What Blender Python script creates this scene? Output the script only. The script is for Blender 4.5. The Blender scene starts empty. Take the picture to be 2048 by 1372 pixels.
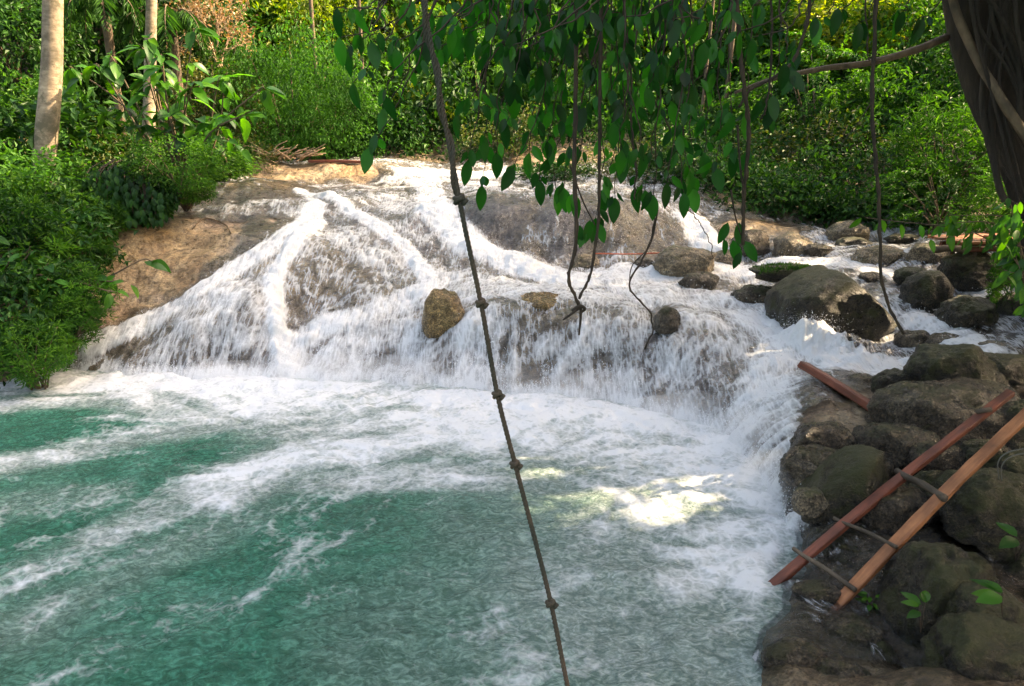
import bpy, bmesh, math, random
import numpy as np
from mathutils import Vector, Matrix
random.seed(7); RG = np.random.RandomState(11)
S = bpy.context.scene; COL = S.collection
R = math.radians

# ------------------------------------------------------------------ camera
H = 3.0; PITCH = R(15.7); FPX = 1479.0
cd = bpy.data.cameras.new('camera'); cam = bpy.data.objects.new('camera', cd); COL.objects.link(cam)
cd.lens = 26.0; cd.sensor_width = 36.0; cd.clip_start = 0.05; cd.clip_end = 500
cam.location = (0, 0, H); cam.rotation_euler = (math.pi/2-PITCH, 0, 0)
S.camera = cam
# ------------------------------------------------------------------ sky and sun
SUN_TO = Vector((0.80, 0.16, 0.62)).normalized()
sun_el = math.asin(SUN_TO.z); sun_az = math.atan2(SUN_TO.x, SUN_TO.y)
W = bpy.data.worlds.new('World'); S.world = W; W.use_nodes = True
wn = W.node_tree; bg = wn.nodes['Background']
sky = wn.nodes.new('ShaderNodeTexSky'); sky.sky_type = 'NISHITA'; sky.sun_disc = False
sky.sun_elevation = sun_el; sky.sun_rotation = sun_az; sky.dust_density = 5.0; sky.air_density = 1.0; sky.ozone_density = 0.6
wn.links.new(sky.outputs[0], bg.inputs[0]); bg.inputs[1].default_value = 0.15
sl = bpy.data.lights.new('sun', 'SUN'); sl.energy = 3.3; sl.angle = R(0.5); sl.color = (1.0, 0.86, 0.66)
so = bpy.data.objects.new('sun', sl); COL.objects.link(so)
so.rotation_euler = SUN_TO.to_track_quat('Z', 'Y').to_euler(); so.location = (8, 2, 20)
S.view_settings.view_transform = 'Standard'; S.view_settings.look = 'None'
S.view_settings.exposure = 2.5; S.view_settings.use_white_balance = True; S.view_settings.white_balance_temperature = 8200; S.view_settings.white_balance_tint = 12; S.view_settings.gamma = 1.0; S.view_settings.use_curve_mapping = False
S.cycles.max_bounces = 6; S.cycles.transparent_max_bounces = 12; S.cycles.diffuse_bounces = 4; S.cycles.volume_bounces = 4
S.cycles.caustics_reflective = False; S.cycles.caustics_refractive = False

# ------------------------------------------------------------------ pixel helpers (photograph pixels -> places)
CP, SP = math.cos(PITCH), math.sin(PITCH)
def ray(px, py):
    a = (px-1024)/FPX; b = (686-py)/FPX
    return np.array([a, CP+b*SP, -SP+b*CP])
def P(px, py, Y):
    d = ray(px, py); return d*(Y/d[1]) + np.array([0, 0, H])
def PZ(px, py, z):
    d = ray(px, py); return d*((z-H)/d[2]) + np.array([0, 0, H])
def dep(Y, z): return Y*CP + (H-z)*SP          # distance along the optical axis
# ------------------------------------------------------------------ numpy noise
_rs = np.random.RandomState(3); _PERM = np.tile(_rs.permutation(256), 3)
_G = _rs.normal(size=(256, 3)); _G /= np.linalg.norm(_G, axis=1)[:, None]
def pn(x, y, z=0.0):
    x, y, z = np.broadcast_arrays(np.asarray(x, float), np.asarray(y, float), np.asarray(z, float))
    xi, yi, zi = np.floor(x).astype(int), np.floor(y).astype(int), np.floor(z).astype(int)
    fx, fy, fz = x-xi, y-yi, z-zi
    u, v, w = [t*t*t*(t*(t*6-15)+10) for t in (fx, fy, fz)]
    out = 0
    for dx in (0, 1):
        for dy in (0, 1):
            for dz in (0, 1):
                h = _PERM[_PERM[_PERM[(xi+dx) & 255]+((yi+dy) & 255)]+((zi+dz) & 255)]
                g = _G[h]
                d = g[..., 0]*(fx-dx)+g[..., 1]*(fy-dy)+g[..., 2]*(fz-dz)
                out = out + d*(u if dx else 1-u)*(v if dy else 1-v)*(w if dz else 1-w)
    return out*1.5
def fbm(x, y, z=0.0, o=4, l=2.1, g=0.5):
    s = 0; a = 1.0; f = 1.0
    for k in range(o):
        s = s + a*pn(x*f+k*17.3, y*f+k*9.1, np.asarray(z)*f+k*5.7); a *= g; f *= l
    return s
def sstep(a, b, x):
    t = np.clip((x-a)/(b-a), 0, 1); return t*t*(3-2*t)
# ------------------------------------------------------------------ mesh helpers
def mesh_np(name, V, F, mat, smooth=True, attrs=None, parent=None, link=True):
    """V (N,3), F (M,k) all faces of one size, or list of such arrays"""
    me = bpy.data.meshes.new(name)
    Fs = F if isinstance(F, list) else [F]
    V = np.asarray(V, np.float32)
    me.vertices.add(len(V)); me.vertices.foreach_set('co', V.ravel())
    tot = sum(len(f) for f in Fs); nl = sum(f.size for f in Fs)
    me.loops.add(nl); me.loops.foreach_set('vertex_index', np.concatenate([f.ravel() for f in Fs]).astype(np.int32))
    me.polygons.add(tot)
    sizes = np.concatenate([np.full(len(f), f.shape[1]) for f in Fs])
    me.polygons.foreach_set('loop_start', (np.cumsum(sizes)-sizes).astype(np.int32))
    me.update(calc_edges=True)
    me.polygons.foreach_set('use_smooth', np.full(tot, smooth))
    for k, v in (attrs or {}).items():
        v = np.asarray(v, np.float32)
        a = me.attributes.new(k, 'FLOAT' if v.ndim == 1 else 'FLOAT_VECTOR', 'POINT')
        a.data.foreach_set('value' if v.ndim == 1 else 'vector', v.ravel())
    if mat is not None: me.materials.append(mat)
    if not link: return me
    return obj(name, me, parent)
def obj(name, me, parent=None):
    o = bpy.data.objects.new(name, me); COL.objects.link(o)
    if parent is not None: o.parent = parent
    return o
def tag(o, label=None, cat=None, group=None, kind=None):
    if label: o['label'] = label
    if cat: o['category'] = cat
    if group: o['group'] = group
    if kind: o['kind'] = kind
    return o
def empty(name, loc, rz=0.0, s=1.0):
    o = bpy.data.objects.new(name, None); COL.objects.link(o)
    o.location = loc; o.rotation_euler = (0, 0, rz); o.scale = (s, s, s) if not hasattr(s, '__len__') else s
    o.empty_display_size = 0.2
    return o
def copy_tree(o, parent=None):
    c = o.copy(); COL.objects.link(c); c.parent = parent
    for ch in list(o.children): copy_tree(ch, c)
    return c
class MB:
    def __init__(s): s.V = []; s.F = {}; s.n = 0; s.A = []
    def add(s, V, F, t=None):
        V = np.asarray(V, float)
        for f in F: s.F.setdefault(len(f), []).append([i+s.n for i in f])
        s.V.append(V); s.n += len(V)
        s.A.append(np.full(len(V), random.random() if t is None else t))
    def build(s, name, mat, parent=None, smooth=True, link=True):
        return mesh_np(name, np.concatenate(s.V), [np.array(f) for f in s.F.values()], mat, smooth,
                       {'tint': np.concatenate(s.A)}, parent, link)
def frames(pts):
    pts = np.asarray(pts, float); T = np.gradient(pts, axis=0); T /= np.linalg.norm(T, axis=1)[:, None]+1e-9
    up = np.array([0.3, 0.9, 0.2]) if abs(T[0][2]) > .8 else np.array([0, 0, 1.0])
    N = []; n = np.cross(T[0], up); n /= np.linalg.norm(n)
    for t in T:
        n = n-t*np.dot(n, t); n /= np.linalg.norm(n)+1e-9; N.append(n)
    N = np.array(N); return pts, T, N, np.cross(T, N)
def tube(mb, pts, rad, seg=8, rough=0.0, sd=0.0):
    pts, T, N, B = frames(pts); n = len(pts)
    rad = np.broadcast_to(np.asarray(rad, float), (n,))
    a = np.arange(seg)*2*math.pi/seg
    rr = rad[:, None]*np.ones(seg)[None]
    if rough:
        L = np.cumsum(np.r_[0, np.linalg.norm(np.diff(pts, axis=0), axis=1)])
        rr = rr*(1+rough*fbm(L[:, None]/(rad.mean()*9)+sd, np.cos(a)[None]*1.6+sd, np.sin(a)[None]*1.6, 3))
    V = pts[:, None]+rr[..., None]*(np.cos(a)[None, :, None]*N[:, None]+np.sin(a)[None, :, None]*B[:, None])
    V = V.reshape(-1, 3); F = []
    for i in range(n-1):
        for j in range(seg):
            k = (j+1) % seg; F.append((i*seg+j, i*seg+k, (i+1)*seg+k, (i+1)*seg+j))
    F.append(tuple(range(seg))[::-1]); F.append(tuple(range((n-1)*seg, n*seg)))
    mb.add(V, F)
def spline(ctrl, n):
    c = np.asarray(ctrl, float); m = len(c)
    if m < 3: return np.array([c[0]+(c[-1]-c[0])*t for t in np.linspace(0, 1, n)])
    c = np.vstack([2*c[0]-c[1], c, 2*c[-1]-c[-2]]); out = []
    for u in np.linspace(0, m-1-1e-6, n):
        i = int(u); t = u-i; p0, p1, p2, p3 = c[i:i+4]
        out.append(.5*((2*p1)+(-p0+p2)*t+(2*p0-5*p1+4*p2-p3)*t*t+(-p0+3*p1-3*p2+p3)*t**3))
    return np.array(out)
# ------------------------------------------------------------------ material helpers
def newmat(name):
    m = bpy.data.materials.new(name); m.use_nodes = True; t = m.node_tree
    for n in list(t.nodes): t.nodes.remove(n)
    out = t.nodes.new('ShaderNodeOutputMaterial')
    return m, t, out
def N(t, typ, ins=None, **kw):
    n = t.nodes.new(typ)
    for k, v in kw.items(): setattr(n, k, v)
    for k, v in (ins or {}).items():
        s = n.inputs[k]
        if isinstance(v, bpy.types.NodeSocket): t.links.new(v, s)
        else: s.default_value = v
    return n
def math_(t, op, a, b=None, c=None):
    ins = {0: a}
    if b is not None: ins[1] = b
    if c is not None: ins[2] = c
    return N(t, 'ShaderNodeMath', ins, operation=op).outputs[0]
def ramp(t, fac, stops, interp='LINEAR'):
    n = N(t, 'ShaderNodeValToRGB', {0: fac}); cr = n.color_ramp; cr.interpolation = interp
    while len(cr.elements) < len(stops): cr.elements.new(0.5)
    for e, (p, c) in zip(cr.elements, stops):
        e.position = p; e.color = (*c, 1) if len(c) == 3 else c
    return n.outputs[0]
def mixc(t, f, a, b, mode='MIX'):
    n = N(t, 'ShaderNodeMix', data_type='RGBA', blend_type=mode)
    for s, v in ((n.inputs[0], f), (n.inputs[6], a), (n.inputs[7], b)):
        if isinstance(v, bpy.types.NodeSocket): t.links.new(v, s)
        else: s.default_value = (*v, 1) if isinstance(v, tuple) and len(v) == 3 else v
    return n.outputs[2]
def noise(t, vec, scale, detail=5, rough=.55, dist=0.0):
    return N(t, 'ShaderNodeTexNoise', {'Vector': vec, 'Scale': scale, 'Detail': detail, 'Roughness': rough, 'Distortion': dist}).outputs[0]
def geo(t): return N(t, 'ShaderNodeNewGeometry')
def attr(t, name): return N(t, 'ShaderNodeAttribute', attribute_name=name)

def leaf_mat(name, c0, c1, c2=None, trans=.35, rough=.42, tcol=None, spec=.4):
    """colour runs over the per-leaf tint; the blades let light through"""
    m, t, out = newmat(name)
    a = attr(t, 'tint').outputs['Fac']
    rnd = N(t, 'ShaderNodeObjectInfo').outputs['Random']
    a = math_(t, 'FRACT', math_(t, 'ADD', a, rnd))
    col = ramp(t, a, [(0, c0), (.6, c1), (1, c2 or c1)])
    pos = geo(t).outputs['Position']
    v = noise(t, pos, 1.1, 3); col = mixc(t, 1.0, col, ramp(t, v, [(.34, (.42, .5, .42)), (.66, (1.4, 1.35, 1.15))]), 'MULTIPLY')
    b = N(t, 'ShaderNodeBsdfPrincipled', {'Base Color': col, 'Roughness': rough, 'Specular IOR Level': spec})
    tc = mixc(t, 1.0, col, tcol or (1.7, 1.9, .6), 'MULTIPLY')
    tr = N(t, 'ShaderNodeBsdfTranslucent', {'Color': tc})
    mx = N(t, 'ShaderNodeMixShader', {0: trans, 1: b.outputs[0], 2: tr.outputs[0]})
    t.links.new(mx.outputs[0], out.inputs[0]); return m
def bark_mat(name, c0, c1, sc=8.0, stretch=.25, rough=.85, bump=.5, moss=None):
    m, t, out = newmat(name)
    tc = N(t, 'ShaderNodeTexCoord').outputs['Object']
    mp = N(t, 'ShaderNodeMapping', {'Vector': tc, 'Scale': (1, 1, stretch)}).outputs[0]
    n1 = noise(t, mp, sc, 8, .65); n2 = noise(t, tc, sc*.35, 3)
    col = ramp(t, n1, [(.3, c0), (.7, c1)])
    col = mixc(t, 1.0, col, ramp(t, n2, [(.35, (.6, .6, .6)), (.65, (1.2, 1.15, 1.1))]), 'MULTIPLY')
    pass
    if moss:
        col = mixc(t, ramp(t, noise(t, tc, sc*.5, 6, .7), [(.48, (0, 0, 0)), (.6, (1, 1, 1))]), col, moss)
    bm = N(t, 'ShaderNodeBump', {'Strength': bump, 'Distance': .07 if bump > .8 else .02, 'Height': n1})
    b = N(t, 'ShaderNodeBsdfPrincipled', {'Base Color': col, 'Roughness': rough, 'Normal': bm.outputs[0]})
    t.links.new(b.outputs[0], out.inputs[0]); return m

M = {}
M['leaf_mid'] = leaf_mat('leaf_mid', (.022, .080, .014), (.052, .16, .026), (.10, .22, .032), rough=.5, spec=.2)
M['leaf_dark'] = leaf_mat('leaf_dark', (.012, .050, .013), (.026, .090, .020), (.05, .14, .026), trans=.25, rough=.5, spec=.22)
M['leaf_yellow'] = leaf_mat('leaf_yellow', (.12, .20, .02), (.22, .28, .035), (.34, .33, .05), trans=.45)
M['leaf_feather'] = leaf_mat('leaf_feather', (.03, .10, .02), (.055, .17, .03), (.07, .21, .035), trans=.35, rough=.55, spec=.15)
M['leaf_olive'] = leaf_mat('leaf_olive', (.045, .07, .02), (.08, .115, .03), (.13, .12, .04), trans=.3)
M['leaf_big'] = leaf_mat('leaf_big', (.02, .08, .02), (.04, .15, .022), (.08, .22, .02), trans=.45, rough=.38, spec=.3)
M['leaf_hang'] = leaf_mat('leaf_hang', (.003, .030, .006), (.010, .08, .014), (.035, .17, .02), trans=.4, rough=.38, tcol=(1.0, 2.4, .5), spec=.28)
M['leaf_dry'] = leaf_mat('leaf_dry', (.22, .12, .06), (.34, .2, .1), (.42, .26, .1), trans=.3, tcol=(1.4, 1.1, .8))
M['bark_pale'] = bark_mat('bark_pale', (.20, .15, .10), (.46, .37, .27), 9, 2.2, moss=(.13, .11, .07, 1))
M['bark_dark'] = bark_mat('bark_dark', (.014, .010, .007), (.05, .036, .024), 10, .12, bump=.9)
M['bark_mid'] = bark_mat('bark_mid', (.07, .05, .03), (.2, .14, .09), 12, .3)
M['vine'] = bark_mat('vine', (.022, .014, .009), (.07, .045, .028), 40, .3)
M['root'] = bark_mat('root', (.10, .065, .04), (.26, .18, .11), 14, .3)
M['twig_dry'] = bark_mat('twig_dry', (.3, .2, .12), (.5, .36, .24), 30, .3)

# ================================================================== TERRAIN
CTRL = []
def cp(*rows):
    for px, py, Y in rows: CTRL.append(P(px, py, Y))
BASE = [(-300, 744), (-100, 744), (80, 742), (250, 750), (400, 755), (550, 757), (650, 764), (800, 770), (900, 774), (1020, 787), (1150, 797), (1300, 822),
        (1430, 860), (1490, 910), (1550, 990), (1592, 1080), (1560, 1170), (1510, 1260), (1495, 1372), (1490, 1500), (1500, 1800)]
bw = np.array([PZ(x, y, 0.0) for x, y in BASE])
for p in bw: CTRL.append(p+np.array([0, 0, -.03]))
tv = np.gradient(bw, axis=0); tv /= np.linalg.norm(tv, axis=1)[:, None]
nv = np.stack([tv[:, 1], -tv[:, 0], 0*tv[:, 0]], 1)      # towards the pool
for p, n in zip(bw, nv):
    CTRL.append(p+n*.35+np.array([0, 0, -.7])); CTRL.append(p+n*1.4+np.array([0, 0, -1.5]))
for a_, b_, c_ in ((1750, 1300, .10), (1850, 1372, .22), (1820, 1330, .2), (1760, 1372, .14), (1750, 1450, .12), (1600, 1460, .03), (1900, 1300, .2), (1680, 1340, .07), (1950, 1450, .3)): CTRL.append(PZ(a_, b_, c_))
for x in (-9, -6, -3, 0):
    for y in (2, 4, 6): CTRL.append(np.array([x, y, -1.6]))
cp( # left fan
   (150, 700, 9.55), (250, 660, 9.9), (350, 605, 10.35), (450, 560, 10.6), (520, 500, 11.5), (600, 440, 12.8), (640, 400, 14.0),
   (300, 700, 9.6), (400, 655, 9.65), (430, 600, 10.1), (520, 640, 9.75), (530, 700, 9.4), (500, 570, 10.4), (420, 710, 9.38),
   # dry dome left
   (190, 520, 11.2), (230, 455, 11.7), (350, 442, 12.2), (300, 560, 10.85), (400, 500, 11.6), (450, 452, 12.3), (250, 620, 10.3), (200, 590, 10.6),
   (345, 425, 13.0), (350, 388, 14.0), (480, 366, 15.0), (560, 368, 15.3), (600, 390, 14.8), (430, 410, 13.6),
   # upper centre slope
   (720, 380, 15.6), (850, 378, 15.6), (900, 400, 14.6), (720, 430, 13.2), (700, 500, 11.7), (620, 560, 10.8), (585, 630, 10.1), (700, 610, 10.3),
   (575, 690, 9.55), (800, 470, 12.4), (830, 560, 11.0), (780, 640, 10.0), (700, 680, 9.6), (620, 730, 9.35), (850, 700, 9.3), (820, 735, 9.2),
   (900, 450, 13.0), (950, 500, 12.2), (1050, 530, 11.8), (1140, 560, 11.2), (900, 680, 9.3),
   # plateau and lip
   (900, 575, 10.8), (1000, 580, 10.4), (1100, 590, 10.2), (1250, 600, 10.0), (1400, 612, 9.8), (1300, 540, 11.6), (1450, 565, 11.1),
   (950, 640, 9.35), (1050, 640, 9.3), (1150, 648, 9.1), (1250, 662, 8.9), (1350, 680, 8.6), (1450, 700, 8.3), (1540, 722, 7.95),
   (950, 700, 9.12), (1060, 705, 8.95), (1150, 715, 8.78), (1250, 725, 8.6), (1330, 740, 8.35), (1430, 765, 7.85), (1530, 800, 7.4),
   # rear wall
   (1000, 480, 12.6), (1100, 508, 12.3), (1200, 508, 12.3), (1310, 506, 12.3), (1100, 450, 12.6), (1200, 450, 12.6), (1000, 430, 12.9), (950, 394, 13.6), (1100, 402, 13.1),
   (1250, 407, 13.2), (1330, 418, 13.6), (1100, 388, 15), (1250, 392, 15), (1400, 402, 14.6), (1450, 440, 13.5), (1520, 452, 13.2), (1380, 470, 12.9),
   # rear steps
   (530, 362, 16.9), (530, 329, 17.2), (640, 366, 16.8), (650, 331, 17.2), (730, 368, 16.8), (735, 333, 17.3), (850, 340, 17.9), (850, 366, 16.6), (950, 332, 18.6), (980, 366, 16.8),
   (1030, 345, 18), (1030, 386, 15.6), (900, 326, 20), (650, 326, 19), (500, 325, 19), (420, 345, 17),
   # right stream
   (1500, 505, 12.4), (1600, 482, 12.6), (1750, 502, 11.5), (1900, 500, 10.8), (1800, 560, 10.2), (1700, 600, 9.6), (1900, 640, 8.7), (1960, 700, 7.8), (2048, 600, 9.2),
   (1850, 700, 8.1), (1600, 690, 8.5), (1700, 715, 8.1), (1720, 750, 7.6), (1850, 755, 7.4), (1650, 460, 13.6), (1850, 470, 12.6), (2000, 470, 11.8), (1600, 560, 10.4), (1540, 640, 9.3),
   # right shelf
   (1600, 800, 6.95), (1650, 870, 6.15), (1590, 870, 6.3), (1610, 930, 5.75), (1750, 860, 6.3), (1640, 980, 5.35), (1640, 1060, 4.95), (1700, 1000, 5.25), (1800, 950, 5.6), (1900, 1000, 5.3),
   (2000, 800, 6.4), (2060, 1200, 4.2), (2100, 1000, 5.2), (1700, 1150, 4.45), (1600, 1240, 4.02), (1700, 1260, 4.0), (1600, 1372, 3.42), (1750, 1350, 3.55), (1850, 1372, 3.6), (1640, 1190, 4.3),
   # left bank
   (100, 640, 9.7), (0, 640, 9.1), (0, 560, 9.8), (-150, 640, 9), (0, 480, 10.6), (120, 440, 11.6), (0, 400, 12), (200, 415, 13), (-200, 480, 10.5), (280, 390, 14), (150, 360, 15), (300, 345, 16))
def hill(x, y):
    x = np.asarray(x, float); y = np.asarray(y, float)
    b = np.interp(y, [-5, 4, 9, 12, 16, 20, 60], [.2, .3, .8, 1.3, 2.0, 2.35, 2.6])
    z = b+np.maximum(0, y-20.0)*.62+np.maximum(0, -x-7.5)*.45+np.maximum(0, x-7.0)*.42
    return np.minimum(z, 26)+.35*fbm(x*.25, y*.25, 3.0, 3)
X0, X1, Y0, Y1 = -11.0, 10.5, 1.2, 22.0
for x in np.arange(X0, X1+.1, 2.15):
    CTRL.append(np.array([x, Y1, hill(x, Y1)]))
for y in np.arange(9, Y1, 2.6):
    CTRL.append(np.array([X0, y, hill(X0, y)])); CTRL.append(np.array([X1, y, hill(X1, y)]))
for y in (1.2, 3, 5, 7): CTRL.append(np.array([X1, y, hill(X1, y)])); CTRL.append(np.array([4.5, y*.5+.6, .5]))
CTRL = np.array(CTRL)
def rbf_fit(C):
    n = len(C); d = np.hypot(C[:, None, 0]-C[None, :, 0], C[:, None, 1]-C[None, :, 1])
    A = np.zeros((n+3, n+3)); A[:n, :n] = np.sqrt(d*d+.0064)-.012*np.eye(n)*0 
    A[:n, :n] -= np.eye(n)*0.015
    Q = np.c_[np.ones(n), C[:, :2]]; A[:n, n:] = Q; A[n:, :n] = Q.T
    return np.linalg.solve(A, np.r_[C[:, 2], 0, 0, 0])
RW = rbf_fit(CTRL)
def base_h(x, y):
    x = np.asarray(x, float); y = np.asarray(y, float); s = x.shape; x = x.ravel(); y = y.ravel()
    n = len(CTRL); o = RW[n]+RW[n+1]*x+RW[n+2]*y
    for k in range(n):
        o = o+RW[k]*np.sqrt((x-CTRL[k, 0])**2+(y-CTRL[k, 1])**2+.0064)
    return o.reshape(s)
GS = .06
gx = np.arange(X0, X1+GS, GS); gy = np.arange(Y0, Y1+GS, GS)
GX, GY = np.meshgrid(gx, gy); GH = base_h(GX, GY)
# rock relief: soft ledges, humps and cracks
_rock = (GH > -.4)
GH = GH+.10*fbm(GX*.9, GY*.9, 1.0, 3)*sstep(-.1, .3, GH)*(1-.6*sstep(15, 17, GY))+.02*fbm(GX*3.5, GY*3.5, 4.0, 3)
led = np.floor((GH*3.1+.5*pn(GX*.5, GY*.5, 7.))) 
fr = (GH*3.1+.5*pn(GX*.5, GY*.5, 7.))-led
GH = GH+.035*(sstep(.0, .45, fr)-fr)*sstep(.1, .4, GH)
def samp(x, y, A=None):
    A = GH if A is None else A
    u = np.clip((np.asarray(x, float)-X0)/GS, 0, len(gx)-1.001); v = np.clip((np.asarray(y, float)-Y0)/GS, 0, len(gy)-1.001)
    i = u.astype(int); j = v.astype(int); a = u-i; b = v-j
    return (A[j, i]*(1-a)+A[j, i+1]*a)*(1-b)+(A[j+1, i]*(1-a)+A[j+1, i+1]*a)*b
def hit(px, py, y0=3.0):
    d = ray(px, py); ys = np.linspace(y0, 21.5, 1500); ts = ys/d[1]
    xs = d[0]*ts; zs = H+d[2]*ts
    g = np.maximum(samp(xs, ys), 0.0)
    k = np.nonzero(zs <= g)[0]
    k = k[0] if len(k) else len(ys)-1
    return np.array([xs[k], ys[k], zs[k]])
def field(lines, x, y):
    """highest density of a set of strokes (pixel polyline, width in metres, density) at world x, y"""
    out = np.zeros_like(x)
    for pts, w, d in lines:
        q = [hit(*p)[:2] for p in pts]
        best = np.full_like(x, 1e9)
        segs = zip(q[:-1], q[1:]) if len(q) > 1 else [(q[0], q[0]+1e-4)]
        for a, b in segs:
            ab = b-a; L = ab @ ab+1e-12
            t = np.clip(((x-a[0])*ab[0]+(y-a[1])*ab[1])/L, 0, 1)
            best = np.minimum(best, np.hypot(x-a[0]-t*ab[0], y-a[1]-t*ab[1]))
        out = np.maximum(out, d*(1-sstep(w*.45, w*1.35, best)))
    return out
FOAM = [
 ([(600, 390), (630, 415)], .12, .7), ([(630, 415), (620, 445), (560, 485), (480, 535), (380, 600), (270, 660), (150, 705)], .26, .82),
 ([(470, 580), (400, 630)], .5, .62), ([(470, 640), (400, 690), (300, 700)], .6, .47), ([(520, 600), (530, 700)], .3, .55), ([(200, 700), (120, 730)], .4, .62),
 ([(640, 450), (545, 560), (550, 640), (570, 740)], .16, .97), ([(640, 560), (620, 590)], .7, .2), ([(620, 480), (700, 470)], .6, .5),
 ([(600, 385), (720, 435), (820, 510), (855, 560)], .2, .92), ([(700, 480), (800, 540)], .5, .55),
 ([(850, 360), (870, 420)], .4, .7), ([(870, 420), (940, 490), (1050, 540), (1160, 570)], .45, .92), ([(760, 400), (900, 440)], .5, .5),
 ([(870, 575), (800, 610), (720, 640), (650, 650), (590, 690), (570, 750)], .26, .82), ([(800, 620), (720, 700), (640, 745)], .5, .6), ([(840, 640), (830, 750)], .3, .62),
 ([(900, 580), (1100, 580), (1350, 590), (1500, 620)], .8, .66), ([(1200, 560), (1400, 540)], .6, .8),
 ([(960, 640), (960, 760)], .45, .66), ([(1100, 700), (1110, 780)], .3, .54), ([(1180, 690), (1240, 800)], .42, .60), ([(1340, 720), (1420, 820)], .4, .52), ([(1030, 690), (1020, 770)], .2, .5),
 ([(1560, 680), (1540, 760), (1500, 850)], .34, .8), ([(1560, 800), (1560, 900), (1575, 980)], .26, .76), ([(1500, 640), (1570, 690)], .4, .85),
 ([(1600, 690), (1680, 735), (1850, 745)], .36, .92), ([(1380, 440), (1420, 500), (1480, 550)], .4, .85),
 ([(1540, 530), (1690, 530), (1790, 560)], .25, .8), ([(1830, 640), (1900, 670), (1960, 705)], .28, .8), ([(1960, 570), (1990, 600)], .3, .85), ([(1750, 500), (1850, 500)], .4, .45),
 ([(820, 345), (900, 350), (1000, 350)], .5, .75), ([(760, 365), (1000, 372)], .4, .55), ([(1580, 600), (1540, 640)], .35, .75), ([(1000, 380), (1060, 385)], .3, .5),
 ([(1790, 640), (1830, 700)], .4, .6), ([(1400, 640), (1480, 680)], .5, .55), ([(1610, 1000), (1600, 1060)], .16, .8), ([(1660, 950), (1670, 990)], .10, .75)]
DRY = [([(230, 490), (380, 490)], 1.15, 1), ([(230, 570), (330, 560)], .8, 1), ([(370, 400), (560, 380)], .9, .62), ([(430, 460), (520, 450)], .6, .8), ([(530, 345), (730, 345)], .45, 1),
       ([(960, 430), (1330, 470)], .55, .48), ([(1080, 470), (1300, 480)], .4, .55), ([(0, 560), (120, 620)], 1.2, 1), ([(30, 700), (60, 640)], .5, 1), ([(1700, 900), (1900, 1000)], 1.0, 1), ([(1900, 850), (2040, 900)], 1.2, 1),
       ([(1900, 1150), (2000, 1300)], .7, 1), ([(1480, 455), (1560, 460)], .5, .9), ([(560, 365), (640, 370)], .3, .5)]
# foam floor: wet everywhere around the stream
dens_g = np.maximum(field(FOAM, GX, GY), .36)+.05+.12*fbm(GX*1.6, GY*1.6, 5., 3)
dry_g = field(DRY, GX, GY)
strong = field([f for f in FOAM if f[2] > .7], GX, GY)
dens_g = np.where(dry_g > 0, dens_g*(1-dry_g*(1-.85*sstep(.5, .8, strong))), dens_g)
limit = (1-sstep(13.4, 14.4, GY)*sstep(3.6, 4.4, GX))*(1-sstep(18.0, 18.6, GY)*sstep(-.3, .3, GX))*sstep(-7.9, -7.2, GX)*(1-sstep(7.2, 8.2, GX))*(1-sstep(18.6, 20, GY))
dens_g *= limit
low = sstep(1.3, 1.6, GX)*(1-sstep(4.9, 5.3, GY)); dens_g = dens_g*(1-low)+low*np.clip(dens_g, .14, .2)

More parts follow.
